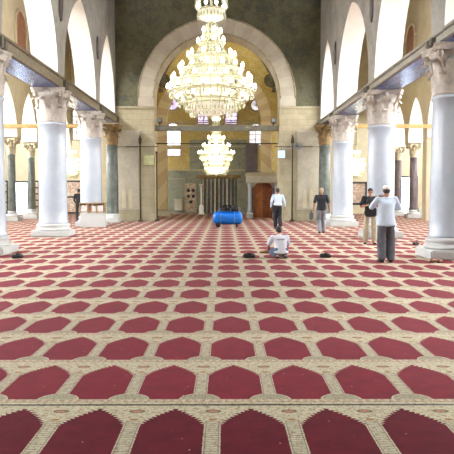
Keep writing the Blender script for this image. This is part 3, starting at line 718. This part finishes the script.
# ------------------------------------------------------------------ chandeliers
bm_ = B(); bm_.lathe([(.02,0),(.05,.02),(.075,.09),(.06,.16),(.025,.21),(.004,.24)], 10); BULB = bm_.mesh('bulb', M['bulb'])
def drops(b, R, z, n, L):
    """a ring of hanging faceted crystal drops"""
    for k in range(n):
        a = 2*PI*k/n; x, y = R*math.cos(a), R*math.sin(a)
        r = .04; top = Vector((x,y,z)); bot = Vector((x,y,z-L)); mid = [Vector((x+r*math.cos(t), y+r*math.sin(t), z-L*.6)) for t in (0, PI/2, PI, 3*PI/2)]
        T = b.bm.verts.new(top); D = b.bm.verts.new(bot); m = [b.bm.verts.new(p) for p in mid]
        for i in range(4): b.bm.faces.new((T, m[i], m[(i+1)%4])); b.bm.faces.new((D, m[(i+1)%4], m[i]))
def chandelier(label, loc, tiers, bowl, crowns, ztop, sc=1.0, group=None, chain=None, glass='bowl'):
    """tiers: (radius, height, bulbs) from the top; bowl: (radius, z top, z bottom)"""
    t = thing('crystal_chandelier', label, 'chandelier', loc, 0, group)
    b = B(); prof = [(.05, ztop)]
    for R, z, n_b in tiers: prof += [(.06*sc, z+.30*sc), (.17*sc, z+.16*sc), (.2*sc, z+.05*sc), (.07*sc, z-.08*sc)]
    b.lathe(prof[::-1], 16); b.obj('stem', M['chand'], t)
    if chain:
        b = B(); z = ztop
        while z < chain: b.torus((0,0,0), .05, .012, 8, 4) if False else b.tube((0,0,z),(0,0,min(z+.16,chain)), .022 if int(z*6) % 2 else .03, n=6); z += .16
        b.obj('chain', M['chain'], t)
    first = None
    for i, (R, z, n_b) in enumerate(tiers):
        b = B(); b.torus((0,0,z), R, .035*sc, 40, 6); b.torus((0,0,z-.06*sc), R*.97, .02*sc, 40, 5)
        for k in range(n_b):
            a = 2*PI*(k+.5*(i % 2))/n_b; ca, sa = math.cos(a), math.sin(a)
            if k % 2 == 0: b.path([(.15*sc*ca, .15*sc*sa, z+.05*sc), (R*.55*ca, R*.55*sa, z-.1*sc), (R*ca, R*sa, z)], .018*sc, 5)
            b.lathe([(.03*sc,0),(.075*sc,.05*sc),(.08*sc,.07*sc)], 8, ((R+.04*sc)*ca, (R+.04*sc)*sa, z+.02*sc))
        b.obj('ring', M['chand'], t)
        b = B(); b.lathe([(.1*sc, z-.16*sc), (R*.4, z-.10*sc), (R*.6, z+.0*sc), (R*.4, z+.10*sc), (.12*sc, z+.25*sc)], 28); b.obj('glow_core', M[glass], t)  # glowing core added inside each tier to whiten the chandelier
        b = B(); drops(b, R*.98, z-.05*sc, max(12, n_b*2), .22*sc); drops(b, R*.8, z-.02*sc, max(10, n_b), .26*sc)
        Rp = tiers[i-1][0] if i else R*.4; zp = tiers[i-1][1] if i else z+.4*sc
        for k in range(n_b*2):       # strings of crystal beads running down from the tier above
            a = 2*PI*k/(n_b*2)
            for j in range(9):
                u = (j+.5)/9; rr = Rp*.9+(R-Rp*.9)*u; zz = zp+(z-zp)*u-.14*sc*math.sin(PI*u)
                c = (rr*math.cos(a), rr*math.sin(a), zz); q = .036*sc
                P = [b.bm.verts.new((c[0]+dx*q, c[1]+dy*q, c[2]+dz*q)) for dx, dy, dz in ((1,0,0),(0,1,0),(-1,0,0),(0,-1,0),(0,0,1.3),(0,0,-1.3))]
                for w in range(4): b.bm.faces.new((P[w], P[(w+1)%4], P[4])); b.bm.faces.new((P[(w+1)%4], P[w], P[5]))
        o = b.obj('crystal_drops', M['crystal'], t); o['kind'] = 'stuff'
        for k in range(n_b):
            a = 2*PI*(k+.5*(i % 2))/n_b
            o = link('bulb', BULB, t); o.location = ((R+.04*sc)*math.cos(a), (R+.04*sc)*math.sin(a), z+.08*sc); o.scale = (sc*.85,)*3
    if crowns:
        zt_ = tiers[0][1]+.35*sc; zc_ = crowns[0][2]-.05
        b = B(); b.lathe([(.10*sc, zt_), (.17*sc, zt_+.05), (.14*sc, (zt_+zc_)/2), (.19*sc, zc_-.05), (.1*sc, zc_)], 16); drops(b, .2*sc, zc_, 12, .28*sc); drops(b, .26*sc, zc_-.1, 12, .3*sc); b.obj('crystal_column', M['crystal'], t)['kind'] = 'stuff'
    R, z0, z1 = bowl
    b = B(); b.lathe([(.02, z1), (R*.45, z1+.03*sc), (R*.8, z1+(z0-z1)*.35), (R, z0)], 32); b.obj('bowl', M[glass], t)
    b = B(); b.torus((0,0,z0), R, .04*sc, 40, 6); b.ball((0,0,z1-.07*sc), (.05*sc,.05*sc,.09*sc)); b.torus((0,0,z1+(z0-z1)*.35), R*.81, .02*sc, 36, 5); b.obj('bowl_rim', M['chand'], t)
    b = B(); drops(b, R, z0-.04*sc, 40, .3*sc); drops(b, R*.82, z1+(z0-z1)*.35, 32, .25*sc); o = b.obj('crystal_fringe', M['crystal'], t); o['kind'] = 'stuff'
    for (Rc, za, zb) in crowns:
        b = B(); b.lathe([(Rc*.35, zb), (Rc*.85, zb+(za-zb)*.3), (Rc, za)], 24); b.obj('upper_bowl', M['bowl'], t)
        b = B(); b.torus((0,0,za), Rc, .035*sc, 28, 6)
        for k in range(8):
            a = 2*PI*k/8; b.path([(Rc*math.cos(a), Rc*math.sin(a), za), (Rc*1.2*math.cos(a), Rc*1.2*math.sin(a), za+.12), (Rc*1.15*math.cos(a), Rc*1.15*math.sin(a), za+.42)], .02, 5)
        b.obj('upper_ring', M['chand'], t)
        b = B(); drops(b, Rc*1.02, za-.03, 24, .3*sc); drops(b, Rc*1.16, za+.4, 16, .3*sc); o = b.obj('upper_crystal_drops', M['crystal'], t); o['kind'] = 'stuff'
        for k in range(8):
            a = 2*PI*(k+.5)/8; o = link('bulb', BULB, t); o.location = (Rc*math.cos(a), Rc*math.sin(a), za+.1); o.scale = (sc*.85,)*3
    return t
chandelier('huge tiered crystal chandelier hanging in the nave before the great arch', (-.50, 24, 0),
           [(.30,7.35,5),(.45,7.0,7),(.82,6.5,10),(1.14,6.05,13),(1.42,5.65,16),(1.58,5.28,20),(1.25,4.95,12)], (.95,4.85,4.42), [(.50,8.25,7.85)], 9.4, 1.0, None, 15.9)
chandelier('medium white-lit crystal chandelier hanging beyond the great arch over the niche', (-.52, 38.5, 0),
           [(.25,5.2,5),(.45,4.65,8),(.75,4.2,12),(1.02,3.75,16),(.8,3.35,12)], (.72,3.05,2.65), [(.2,5.75,5.5)], 6.4, 1.0, None, 15.9, 'bowl_far')
small = chandelier('small glowing crystal chandelier in the left aisle between two nave columns', (-9.05, 38, 0),
           [(.18,3.78,5),(.40,3.32,8),(.50,3.02,10),(.42,2.76,8)], (.32,2.66,2.45), [], 4.3, .75, 'small aisle chandeliers', 12.7, 'bowl_far')
copy_tree(small, (7.75, 38, 0), 'small glowing crystal chandelier in the right aisle beside a nave column')

# ------------------------------------------------------------------ lit boxes, wall fan
t = thing('lit_clock', 'small glowing blue-white clock box hung on the right jamb of the great arch', 'clock', (3.0, YM-.08, 3.35))
B().box(-.2,.2,-.12,.06,0,.42,.02).obj('case', M['white_paint'], t); B().box(-.16,.16,-.13,-.12,.04,.38).obj('face', M['screen'], t)
b = B(); b.tube((0,0,.42),(0,0,.6),.02); b.obj('bracket', M['iron'], t)
t = thing('speaker_box', 'pale green box hung on the left jamb of the great arch', 'box', (-4.05, YM, 3.0))
B().box(-.26,.26,-.25,0,0,.5,.02).obj('case', mottled('pale_green_paint', (176,186,130), (206,212,160), 5, .5, .02), t); b = B()
for z in (.12,.25,.38): b.box(-.2,.2,-.262,-.25,z-.02,z+.02)
b.obj('grille', M['aisle_wall'], t)
t = thing('wall_fan', 'round wire wall fan on the right pier beside the iron post', 'fan', (3.75, YM-.66, 3.95))
b = B()
for R in (.3,.2,.1):
    q = [(R*math.cos(2*PI*i/20), -.18, R*math.sin(2*PI*i/20)*.55) for i in range(21)]; b.path(q, .014, 5)
for k in range(8): a = PI*k/8; b.tube((-.3*math.cos(a),-.17,-.165*math.sin(a)),(.3*math.cos(a),-.17,.165*math.sin(a)),.008,n=4)
b.obj('cage', M['steel'], t)
B().ball((0,-.1,0),(.08,.09,.07)).obj('motor', M['black'], t)
b = B()
for k in range(3):
    a = 2*PI*k/3; b.prism([(.03*math.cos(a-.8),.03*math.sin(a-.8)),(.26*math.cos(a-.35),.13*math.sin(a-.35)),(.26*math.cos(a+.35),.13*math.sin(a+.35))], -.15, -.14)
b.obj('blades', M['steel'], t); B().tube((0,-.1,0),(0,.0,0),.03).obj('arm', M['iron'], t)

# ------------------------------------------------------------------ blue air compressor
t = thing('air_compressor', 'blue air compressor with black pump and small wheels on the carpet mid hall', 'air compressor', (.12, 28.3, 0))
m = Matrix.Rotation(PI/2, 4, 'Y')
q = B(); q.lathe([(.02,-.66),(.14,-.65),(.24,-.6),(.28,-.52),(.285,-.3),(.285,.3),(.28,.52),(.24,.6),(.14,.65),(.02,.66)], 28)
for v in q.bm.verts: v.co = m @ v.co + Vector((0,0,.42))
q.obj('tank', M['blue_paint'], t)
for x in (-.3, .3):
    q = B(); q.torus((0,0,0), .286, .008, 28, 5)
    for v in q.bm.verts: v.co = m @ v.co + Vector((x,0,.42))
    q.obj('weld_band', M['steel'], t)
B().box(-.42,.38,-.2,.2,.69,.72,.008).obj('mounting_plate', M['blue_paint'], t)
b = B(); b.box(-.12,.12,-.12,.12,.72,.86,.03); b.box(-.2,-.02,-.07,.07,.84,1.02,.02); b.box(.0,.16,-.07,.07,.84,1.0,.02)
for z in (.88,.92,.96): b.box(-.22,.0,-.09,.09,z,z+.015)
b.obj('pump', M['black'], t)
q = B(); q.lathe([(.13,-.15),(.13,.15)], 20)
for v in q.bm.verts: v.co = m @ v.co + Vector((.3,0,.84))
q.obj('motor', M['black'], t)
q = B(); q.torus((0,0,0), .15, .018, 24, 6)
for k in range(3): q.tube((-.15*math.cos(PI*k/3),-.15*math.sin(PI*k/3),0),(.15*math.cos(PI*k/3),.15*math.sin(PI*k/3),0),.01,n=5)
for v in q.bm.verts: v.co = Matrix.Rotation(PI/2,4,'X') @ v.co + Vector((-.1,-.17,.86))
q.obj('flywheel', M['black'], t)
B().path([(-.2,.1,.8),(-.38,.1,.82),(-.42,.0,.78),(-.42,0,.66)], .02).obj('pressure_pipe', M['steel'], t)
B().path([(.5,-.02,.68),(.56,-.02,.8),(.56,.02,.86),(.4,.02,.9)], .018).obj('handle', M['steel'], t)
for x, y in ((-.42,-.2),(-.42,.2)):
    q = B(); q.lathe([(.05,-.03),(.1,-.03),(.11,0),(.1,.03),(.05,.03)], 18)
    for v in q.bm.verts: v.co = Matrix.Rotation(PI/2,4,'X') @ v.co + Vector((x, y*1.1, .113))
    q.obj('wheel', M['black'], t)
b = B(); b.tube((-.42,-.22,.113),(-.42,.22,.113),.018); b.box(-.47,-.37,-.15,.15,.1,.2); b.obj('axle', M['black'], t)
B().box(.36,.44,-.16,.16,.003,.2,.01).obj('foot', M['black'], t)

# ------------------------------------------------------------------ low shelf at left column
t = thing('book_shelf', 'low wooden book rack fitted against the foot of the third left column', 'shelf', (-5.88, 28.55, 0))
B().box(-.56,.54,-.12,.12,.003,.62,.01).obj('marble_stand', M['plinth'], t)
b = B()
for x in (-.56,-.19,.18,.54): b.box(x-.02,x+.02,-.14,.14,.625,1.08,.005)
b.box(-.58,.56,-.15,.15,.66,.70); b.box(-.58,.56,-.15,.15,1.05,1.09); b.box(-.58,.56,.12,.14,.66,1.07); b.obj('frame', M['shelfwood'], t)
k = 0
for cell in (-.53, -.16, .21):
    x = cell
    while x < cell+.23 and k < 40:
        w_ = random.uniform(.05,.075); h = random.uniform(.24,.32)
        B().box(x, x+w_-.004, -.1, .08, .701, .701+h, .004).obj('book', M['paper'] if random.random() < .75 else M['tan'])
        o = C.objects[-1]; o.location = (-5.88, 28.55, 0); tag(o, 'pale book standing in the low shelf at the third left column', 'book', 'books in the low shelf'); x += w_; k += 1

# ------------------------------------------------------------------ people
def remesh(prims, voxel, it=4, fac=.5):
    bm = bmesh.new()
    for pr in prims:
        tmp = bmesh.new()
        for c, r in pr:
            R = r if isinstance(r, tuple) else (r, r, r)
            mm = Matrix.Translation(Vector(c)) @ Matrix.Diagonal((R[0], R[1], R[2], 1))
            bmesh.ops.create_icosphere(tmp, subdivisions=3, radius=1, matrix=mm)
        if len(pr) > 1:
            res = bmesh.ops.convex_hull(tmp, input=tmp.verts[:])
            dead = list({g for g in res['geom_interior'] + res['geom_unused'] if isinstance(g, bmesh.types.BMVert)})
            if dead: bmesh.ops.delete(tmp, geom=dead, context='VERTS')
        vs = {v: bm.verts.new(v.co) for v in tmp.verts}
        for f in tmp.faces:
            try: bm.faces.new([vs[v] for v in f.verts])
            except ValueError: pass
        tmp.free()
    me = bpy.data.meshes.new('tmp'); bm.to_mesh(me); bm.free()
    o = bpy.data.objects.new('tmp', me); C.objects.link(o)
    r = o.modifiers.new('r', 'REMESH'); r.mode = 'VOXEL'; r.voxel_size = voxel; r.use_smooth_shade = True
    s = o.modifiers.new('s', 'SMOOTH'); s.iterations = it; s.factor = fac
    dg = bpy.context.evaluated_depsgraph_get(); out = bpy.data.meshes.new_from_object(o.evaluated_get(dg))
    bpy.data.objects.remove(o); bpy.data.meshes.remove(me)
    return out
def part(name, prims, mat, parent, voxel=.012, it=4):
    me = remesh(prims, voxel, it); me.materials.clear(); me.materials.append(mat); return link(name, me, parent)
V = Vector
def hand(pr, wrist, elbow, palm_n, s, curl=.5):
    """palm, four bent fingers of unequal length, thumb from the side of the palm"""
    w = V(wrist); d = (w-V(elbow)).normalized(); n = V(palm_n); n = (n-d*n.dot(d)).normalized(); side = d.cross(n)*s
    k = w+d*.085
    pr.append([(w,.026),(w+d*.02+side*.02,.02),(w+d*.02-side*.02,.02),(k+side*.032,.014),(k-side*.032,.014)])
    for i, (off, L) in enumerate(((.032,.070),(.011,.080),(-.011,.074),(-.032,.058))):
        a = k+side*off; c1 = curl*.7; d1 = (d*math.cos(c1)+n*math.sin(c1)); b_ = a+d1*L*.55; c2 = curl*1.9; d2 = (d*math.cos(c2)+n*math.sin(c2)); e = b_+d2*L*.5
        pr.append([(a,.0105),(b_,.0095)]); pr.append([(b_,.0095),(e,.008)])
    a = w+d*.025+side*.03; b_ = a+(d*.6+side*.7+n*.3).normalized()*.045; e = b_+(d*.9+side*.15+n*.4).normalized()*.032
    pr.append([(a,.013),(b_,.011)]); pr.append([(b_,.011),(e,.009)])
def person(label, loc, rz, J, hair='hair_dark', shirt='shirt_white', trouser='tr_black', sleeve='long', cap=False, shoes='black', hem=.86, bulk=1.0, look=0, nod=0, long_hair=False):
    D = dict(hipL=(-.09,0,.92), hipR=(.09,0,.92), kneeL=(-.10,.02,.5), kneeR=(.10,.02,.5), ankL=(-.10,-.02,.09), ankR=(.10,-.02,.09),
             toeL=(-.12,.14,.03), toeR=(.12,.14,.03), pel=(0,0,.95), waist=(0,.0,1.1), chest=(0,0,1.3), shL=(-.19,0,1.41), shR=(.19,0,1.41),
             neck=(0,0,1.47), head=(0,.02,1.61), elL=(-.25,-.03,1.12), elR=(.25,-.03,1.12), wrL=(-.26,.05,.88), wrR=(.26,.05,.88), nL=(1,0,0), nR=(-1,0,0), curl=.5)
    D.update(J); g = {k: (V(v) if isinstance(v, tuple) else v) for k, v in D.items()}
    t = thing('person', label, 'person', loc, rz)
    up = (g['chest']-g['pel']).normalized()
    # body: one continuous surface
    ctr = (g['shL']+g['shR'])/2
    pr = []; H = g['head']; R = Matrix.Rotation(look, 3, 'Z') @ Matrix.Rotation(nod, 3, 'X')
    h = lambda x, y, z: H + R @ V((x,y,z))
    pr.append([(h(0,-.01,.02), (.074,.09,.09))]); pr.append([(h(0,.0,.02),(.066,.078,.08)),(h(0,.03,-.07),(.042,.04,.04))])
    pr.append([(h(0,.082,.01),.011),(h(0,.106,-.02),.013)]); pr.append([(h(-.017,.088,-.025),.011),(h(.017,.088,-.025),.011)])
    pr.append([(h(-.045,.072,.03),.013),(h(.045,.072,.03),.013)])
    pr.append([(h(-.02,.084,-.055),.009),(h(.02,.084,-.055),.009)]); pr.append([(h(0,.07,-.09),.02)])
    for s in (-1, 1): pr.append([(h(s*.076,-.005,.015),(.012,.02,.03)),(h(s*.074,.0,-.012),(.009,.014,.018))])
    pr.append([(g['neck']-V((0,0,.04)), .058),(h(0,-.015,-.05),.05)])
    pr.append([(g['shL'],.035),(g['neck']-up*.05,.045),(g['shR'],.035)]); pr.append([(g['chest'],(.14,.09,.12)),(g['waist'],(.12,.09,.1))]); pr.append([(g['waist'],(.12,.09,.1)),(g['pel'],(.14,.1,.09))])
    for s in 'LR':
        pr.append([(g['sh'+s]-up*.02,.042),(g['el'+s],.04)]); pr.append([(g['el'+s],.04),(g['wr'+s],.027)])
        pr.append([(g['hip'+s],.085),(g['knee'+s],.055)]); pr.append([(g['knee'+s],.054),(g['ank'+s],.036)]); pr.append([(g['ank'+s],.036),(g['toe'+s],.028)])
        hand(pr, g['wr'+s], g['el'+s], g['n'+s], -1 if s == 'L' else 1, g['curl'])
    part('body', pr, M['skin'], t, .0085, 2)
    # eyes, hair
    for s in (-1, 1):
        b = B(); b.ball(h(s*.031,.079,.008), .0105, 2); b.obj('eye', M['black'], t)
    if cap:
        part('hair', [[(h(0,-.025,.0),(.079,.082,.07))]], M[hair], t, .01, 2)
        part('cap', [[(h(0,-.012,.05),(.087,.1,.03)),(h(0,-.012,.095),(.08,.092,.03))]], M['cap'], t, .01, 2)
    else:
        hp = [[(h(0,-.02,.045),(.083,.09,.082))],[(h(0,-.045,.03),(.078,.06,.07)),(h(0,-.055,-.04),(.06,.04,.03))]]
        if long_hair: hp.append([(h(0,-.05,.0),(.08,.06,.06)),(h(0,-.06,-.1),(.07,.04,.05))])
        part('hair', hp, M[hair], t, .01, 2)
    # shirt
    k = bulk; sp_ = [[(g['shL']-up*.035+(ctr-g['shL'])*.12,.055*k),(g['shR']-up*.035+(ctr-g['shR'])*.12,.055*k),(g['chest'],(.158*k,.112*k,.12))],
           [(g['chest'],(.160*k,.114*k,.12)),(g['waist'],(.150*k,.116*k,.1))], [(g['waist'],(.150*k,.116*k,.1)),(g['pel']+up*(hem-.9),(.184*k,.145*k,.05))],
           [(g['neck']-up*.045,.066),(g['neck']-up*.02,.06)], [(g['shL']-up*.02,.05*k),(g['neck']-up*.04,.06),(g['shR']-up*.02,.05*k)]]
    for s in 'LR':
        sh, el, wr = g['sh'+s], g['el'+s], g['wr'+s]
        if sleeve == 'long': sp_ += [[(sh,.058*k),(el,.05*k)],[(el,.05*k),(el+(wr-el)*.93,.038)]]
        else: sp_ += [[(sh,.060*k),(sh+(el-sh)*.8,.06*k)]]
    o = part('shirt', sp_, M[shirt], t, .012, 3)
    # trousers
    tp = [[(g['pel'],(.155*k,.118*k,.07)),(g['hipL']-V((0,0,.02)),.09*k),(g['hipR']-V((0,0,.02)),.09*k)]]
    for s in 'LR':
        hp_, kn, an = g['hip'+s], g['knee'+s], g['ank'+s]
        tp += [[(hp_,(.082*k,.105*k,.1)),(kn,.08*k)],[(kn,.084*k),(an+(kn-an)*.06,.076*k)]]
    part('trousers', tp, M[trouser], t, .012, 3)
    for s in 'LR':
        an, to = g['ank'+s], g['toe'+s]
        f = (to-an); f.z = 0; f = f.normalized() if f.length > .01 else V((0,-1,0))
        z = to.z
        part('shoe', [[(an-V((0,0,an.z-.045))-f*.03 if z < .05 and an.z < .2 else an-f*.02,(.042,.045,.042)),(to,(.046,.05,.028))]], M[shoes], t, .01, 2)
    return t, h
def at(x, y_foot):
    Z = 1.6*640/(y_foot-191.5); return ((x-225)*Z/640, Z, 0)

# man walking away, white shirt and black trousers
person('man in white shirt and black trousers walking away towards the pulpit portico', (2.24, 27.2, 0), .05,
       dict(kneeL=(-.09,.10,.5), ankL=(-.09,.02,.12), toeL=(-.10,.15,.035), kneeR=(.09,.02,.5), ankR=(.09,-.18,.14), toeR=(.09,-.05,.03),
            elL=(-.27,-.06,1.15), wrL=(-.29,.02,.93), elR=(.28,-.04,1.15), wrR=(.31,.1,.95)), shirt='shirt_blue', trouser='tr_black', bulk=1.1, hem=.98)
# man in black T-shirt walking away, shoulder bag
person('fair-haired man in black short-sleeved shirt and light grey trousers, seen from behind', (3.66, 24.3, 0), .0,
       dict(kneeL=(-.09,.06,.5), kneeR=(.10,.1,.5), ankR=(.10,.05,.1), toeR=(.12,.2,.03), ankL=(-.08,-.12,.12), toeL=(-.09,.03,.03),
            elL=(-.27,-.05,1.14), wrL=(-.29,.02,.90), elR=(.27,-.05,1.14), wrR=(.31,.04,.90)), hair='hair_fair', shirt='shirt_black', trouser='tr_lgrey', sleeve='short', bulk=1.05)
t = thing('shoulder_bag', 'dark shoulder bag hanging from the left hand of the man in black shirt', 'bag', (3.66-.37, 24.3, 0))
B().box(-.07,.05,-.16,.16,.52,.80,.03).obj('pouch', M['tr_grey'], t)
B().path([(-.01,-.13,.79),(-.0,-.04,.88),(.02,.02,.862),(-.0,.06,.88),(-.01,.13,.79)], .01).obj('strap', M['black'], t)
# visitor facing the camera with camera bag
person('dark-haired visitor in black shirt and khaki trousers facing the camera, holding a camera', (4.38, 19.3, 0), PI-.15,
       dict(elR=(.27,.02,1.14), wrR=(.09,.2,1.18), elL=(-.27,.02,1.14), wrL=(-.09,.22,1.2), nL=(1,0,0), nR=(-1,0,0), curl=.9,
            kneeL=(-.12,.05,.5), ankL=(-.13,.0,.09), toeL=(-.15,.16,.03), kneeR=(.11,.02,.5), ankR=(.12,-.06,.09), toeR=(.15,.1,.03), neck=(0,0,1.44), head=(0,.03,1.57)),
       shirt='shirt_black', trouser='tr_khaki', sleeve='short', nod=-.2)
t = thing('camera', 'small black camera held at the chest by the khaki-trousered visitor', 'camera', (4.38, 19.3, 1.17), PI-.15)
B().box(-.065,.065,.23,.29,0,.085,.01).obj('body', M['black'], t)
m = B(); m.lathe([(.03,0),(.03,.05)], 16)
for v in m.bm.verts: v.co = V((v.co.x, .285+v.co.z, .042+v.co.y))
m.obj('lens', M['black'], t)
t = thing('camera_bag', 'black camera bag at the waist of the khaki-trousered visitor', 'bag', (4.38, 19.3, 0), PI-.15)
B().box(-.17,.17,.19,.31,.84,1.08,.03).obj('pouch', M['black'], t); B().box(-.17,.17,.18,.32,1.03,1.1,.02).obj('flap', M['black'], t)
B().path([(.16,.14,1.06),(.15,.13,1.2),(.1,.135,1.35),(.02,.12,1.46)], .012).obj('strap', M['black'], t)
# big man with white cap
person('stout man in white cap, pale blue shirt and grey trousers, photographing with raised arms', (3.62, 14.35, 0), .10,
       dict(elL=(-.30,.12,1.24), wrL=(-.12,.33,1.42), elR=(.33,.08,1.22), wrR=(.10,.33,1.42), nL=(1,0,.2), nR=(-1,0,.2), curl=.9, shL=(-.2,0,1.42), shR=(.2,0,1.42),
            kneeL=(-.10,.02,.5), ankL=(-.10,-.03,.09), toeL=(-.13,.12,.03), kneeR=(.12,.02,.5), ankR=(.10,-.05,.09), toeR=(.13,.1,.03)),
       hair='hair_dark', shirt='shirt_blue', trouser='tr_grey', cap=True, bulk=1.2, hem=.80, sleeve='long')
t = thing('pocket_camera', 'small dark camera in the raised hands of the white-capped man', 'camera', (3.62, 14.35, 1.43), .10)
B().box(-.06,.06,.38,.41,0,.09,.008).obj('body', M['black'], t); m = B(); m.lathe([(.022,0),(.022,.03)], 14)
for v in m.bm.verts: v.co = V((v.co.x, .408+v.co.z, .045+v.co.y))
m.obj('lens', M['steel'], t)
# man sitting on his heels on the carpet
t5, h5 = person('dark-haired man in white T-shirt and blue jeans squatting on the carpet, back to the camera', (1.33, 15.2, 0), .15,
       dict(pel=(0,-.02,.2), hipL=(-.10,-.02,.2), hipR=(.10,-.02,.2), waist=(0,.02,.29), chest=(0,.09,.44), shL=(-.19,.12,.53), shR=(.19,.12,.53), neck=(0,.15,.58), head=(0,.23,.68),
            kneeL=(-.14,.38,.14), kneeR=(.12,.38,.12), ankL=(-.10,-.02,.10), ankR=(.09,-.02,.10), toeL=(-.11,-.15,.045), toeR=(.10,-.15,.045),
            elL=(-.27,.24,.32), wrL=(-.22,.40,.23), elR=(.25,.26,.32), wrR=(.13,.46,.2), nL=(0,0,-1), nR=(0,0,-1)),
       shirt='shirt_white', trouser='jeans', sleeve='short', hem=.86, nod=-.5, bulk=1.05)
t5.scale = (.94,.94,.94)
b = B(); me5 = [o for o in t5.children if o.name.startswith('shirt')][0]
# dark arc of lettering across the shoulders, laid on the cloth
bpy.context.view_layer.update()
for k in range(9):
    x = -.088+.022*k; z0 = .485-.9*x*x
    ok, p, nn, i = me5.ray_cast(V((x, -.6, z0)), V((0,1,0)))
    if ok:
        w_ = .009; hh = .022 if k % 2 else .016
        u = V((1,0,0)); vv = nn.cross(u).normalized(); c = p+nn*.004
        for dx, hs in ((-w_*.6, hh), (w_*.6, hh*.75)):
            b.face([c+u*(dx-.003)+vv*hs*-1, c+u*(dx+.003)-vv*hs, c+u*(dx+.003)+vv*hs, c+u*(dx-.003)+vv*hs])
        b.face([c+u*(-w_)-vv*.003, c+u*w_-vv*.003, c+u*w_+vv*.003, c+u*(-w_)+vv*.003])
b.obj('shirt_lettering', M['tr_grey'], t5)
# tiny dark visitor far left
person('distant visitor in dark jacket and dark trousers standing beside the third left column', (-7.75, 34.0, 0), .4,
       dict(elL=(-.24,.05,1.13), wrL=(-.15,.2,1.0)), shirt='shirt_black', trouser='tr_black')

# ------------------------------------------------------------------ things lying on the carpet
def shoes_pair(loc, rz, mat, lab, cat='shoe', group='shoes left on the carpet'):
    for k, (dx, dy, r) in enumerate(((-.07,0,0),(.07,.03,.25))):
        c, s = math.cos(rz), math.sin(rz)
        t = thing('shoe', lab, cat, (loc[0]+dx*c-dy*s, loc[1]+dx*s+dy*c, 0), rz+r, group)
        me = remesh([[((0,-.09,.045),(.038,.04,.04)),((0,-.02,.05),(.04,.04,.045))],[((0,-.02,.04),(.04,.05,.035)),((0,.1,.032),(.042,.05,.028))]], .008, 3)
        me.materials.clear(); me.materials.append(M[mat]); link('upper', me, t)
        B().prism([(-.035,-.12),(.035,-.12),(.042,-.02),(.046,.09),(.03,.145),(-.03,.145),(-.046,.09),(-.04,-.02)], .003, .018, 'z').obj('sole', M['black'], t)
def floor_bag(loc, rz, s, lab, mat='black'):
    t = thing('soft_bag', lab, 'bag', loc, rz)
    me = remesh([[((-.12*s,0,.07*s),(.07*s,.08*s,.066*s)),((.1*s,.02,.06*s),(.09*s,.09*s,.057*s))],[((0,0,.1*s),(.09*s,.07*s,.06*s))]], .012, 4)
    me.materials.clear(); me.materials.append(M[mat]); link('pouch', me, t)
    B().path([(-.14*s,-.02,.1*s),(-.08*s,-.03,.2*s),(.05*s,-.02,.21*s),(.14*s,0,.09*s)], .011).obj('strap', M['tan'], t)
p = at(249.5, 258.5); floor_bag(p, .2, .85, 'small dark bag lying on the carpet left of the squatting man')
t = thing('hose', 'thin pale hose lying on the carpet beside the small dark bag', 'hose', (at(243, 257)[0], at(243, 257)[1], 0))
B().path([(-.25,.1,.016),(-.1,.02,.016),(.02,-.02,.016),(.08,.04,.016)], .013).obj('tube', M['plinth'], t)
p = at(266, 253.5); shoes_pair(p, 1.3, 'tan', 'brown shoe on the carpet just left of the squatting man', group='brown shoes beside the squatting man')
p = at(326, 258.5); floor_bag(p, -.2, .8, 'small black bag with tan strap lying on the carpet right of the squatting man')
t = thing('folded_strap', 'thin tan strap stretched on the carpet beside the black bag', 'strap', (at(334, 257)[0], at(334, 257)[1], 0))
B().path([(-.08,0,.012),(.1,.04,.012),(.28,-.02,.012),(.5,.03,.012)], .010).obj('band', M['tan'], t)
p = at(417, 245.5); floor_bag(p, .5, .7, 'little black item on the carpet behind the nearest right column base')
p = at(433, 261.5); shoes_pair((p[0], p[1]-.3, 0), -.8, 'tan', 'brown shoe before the nearest right column plinth', group='brown shoes at the right column')
p = at(17, 259); floor_bag((p[0], p[1], 0), .5, .8, 'small dark bag beside the nearest left column plinth')

# ------------------------------------------------------------------ light, camera, view
w = bpy.data.worlds.new('World'); scene.world = w; w.use_nodes = True
bg = w.node_tree.nodes['Background']; bg.inputs[0].default_value = (.75,.85,1,1); bg.inputs[1].default_value = .3
cam = bpy.data.cameras.new('Camera'); co = bpy.data.objects.new('Camera', cam); C.objects.link(co)
cam.sensor_width = 36; cam.lens = 36*640/454; cam.clip_end = 200
co.location = (0, 0, 1.6); co.rotation_euler = (math.radians(90-3.2), math.radians(0), math.radians(-.18))
scene.camera = co
vs = scene.view_settings; vs.view_transform = 'Standard'; vs.look = 'None'; vs.gamma = 1; vs.use_curve_mapping = False
vs.exposure = -.68
scene.cycles.use_denoising = True
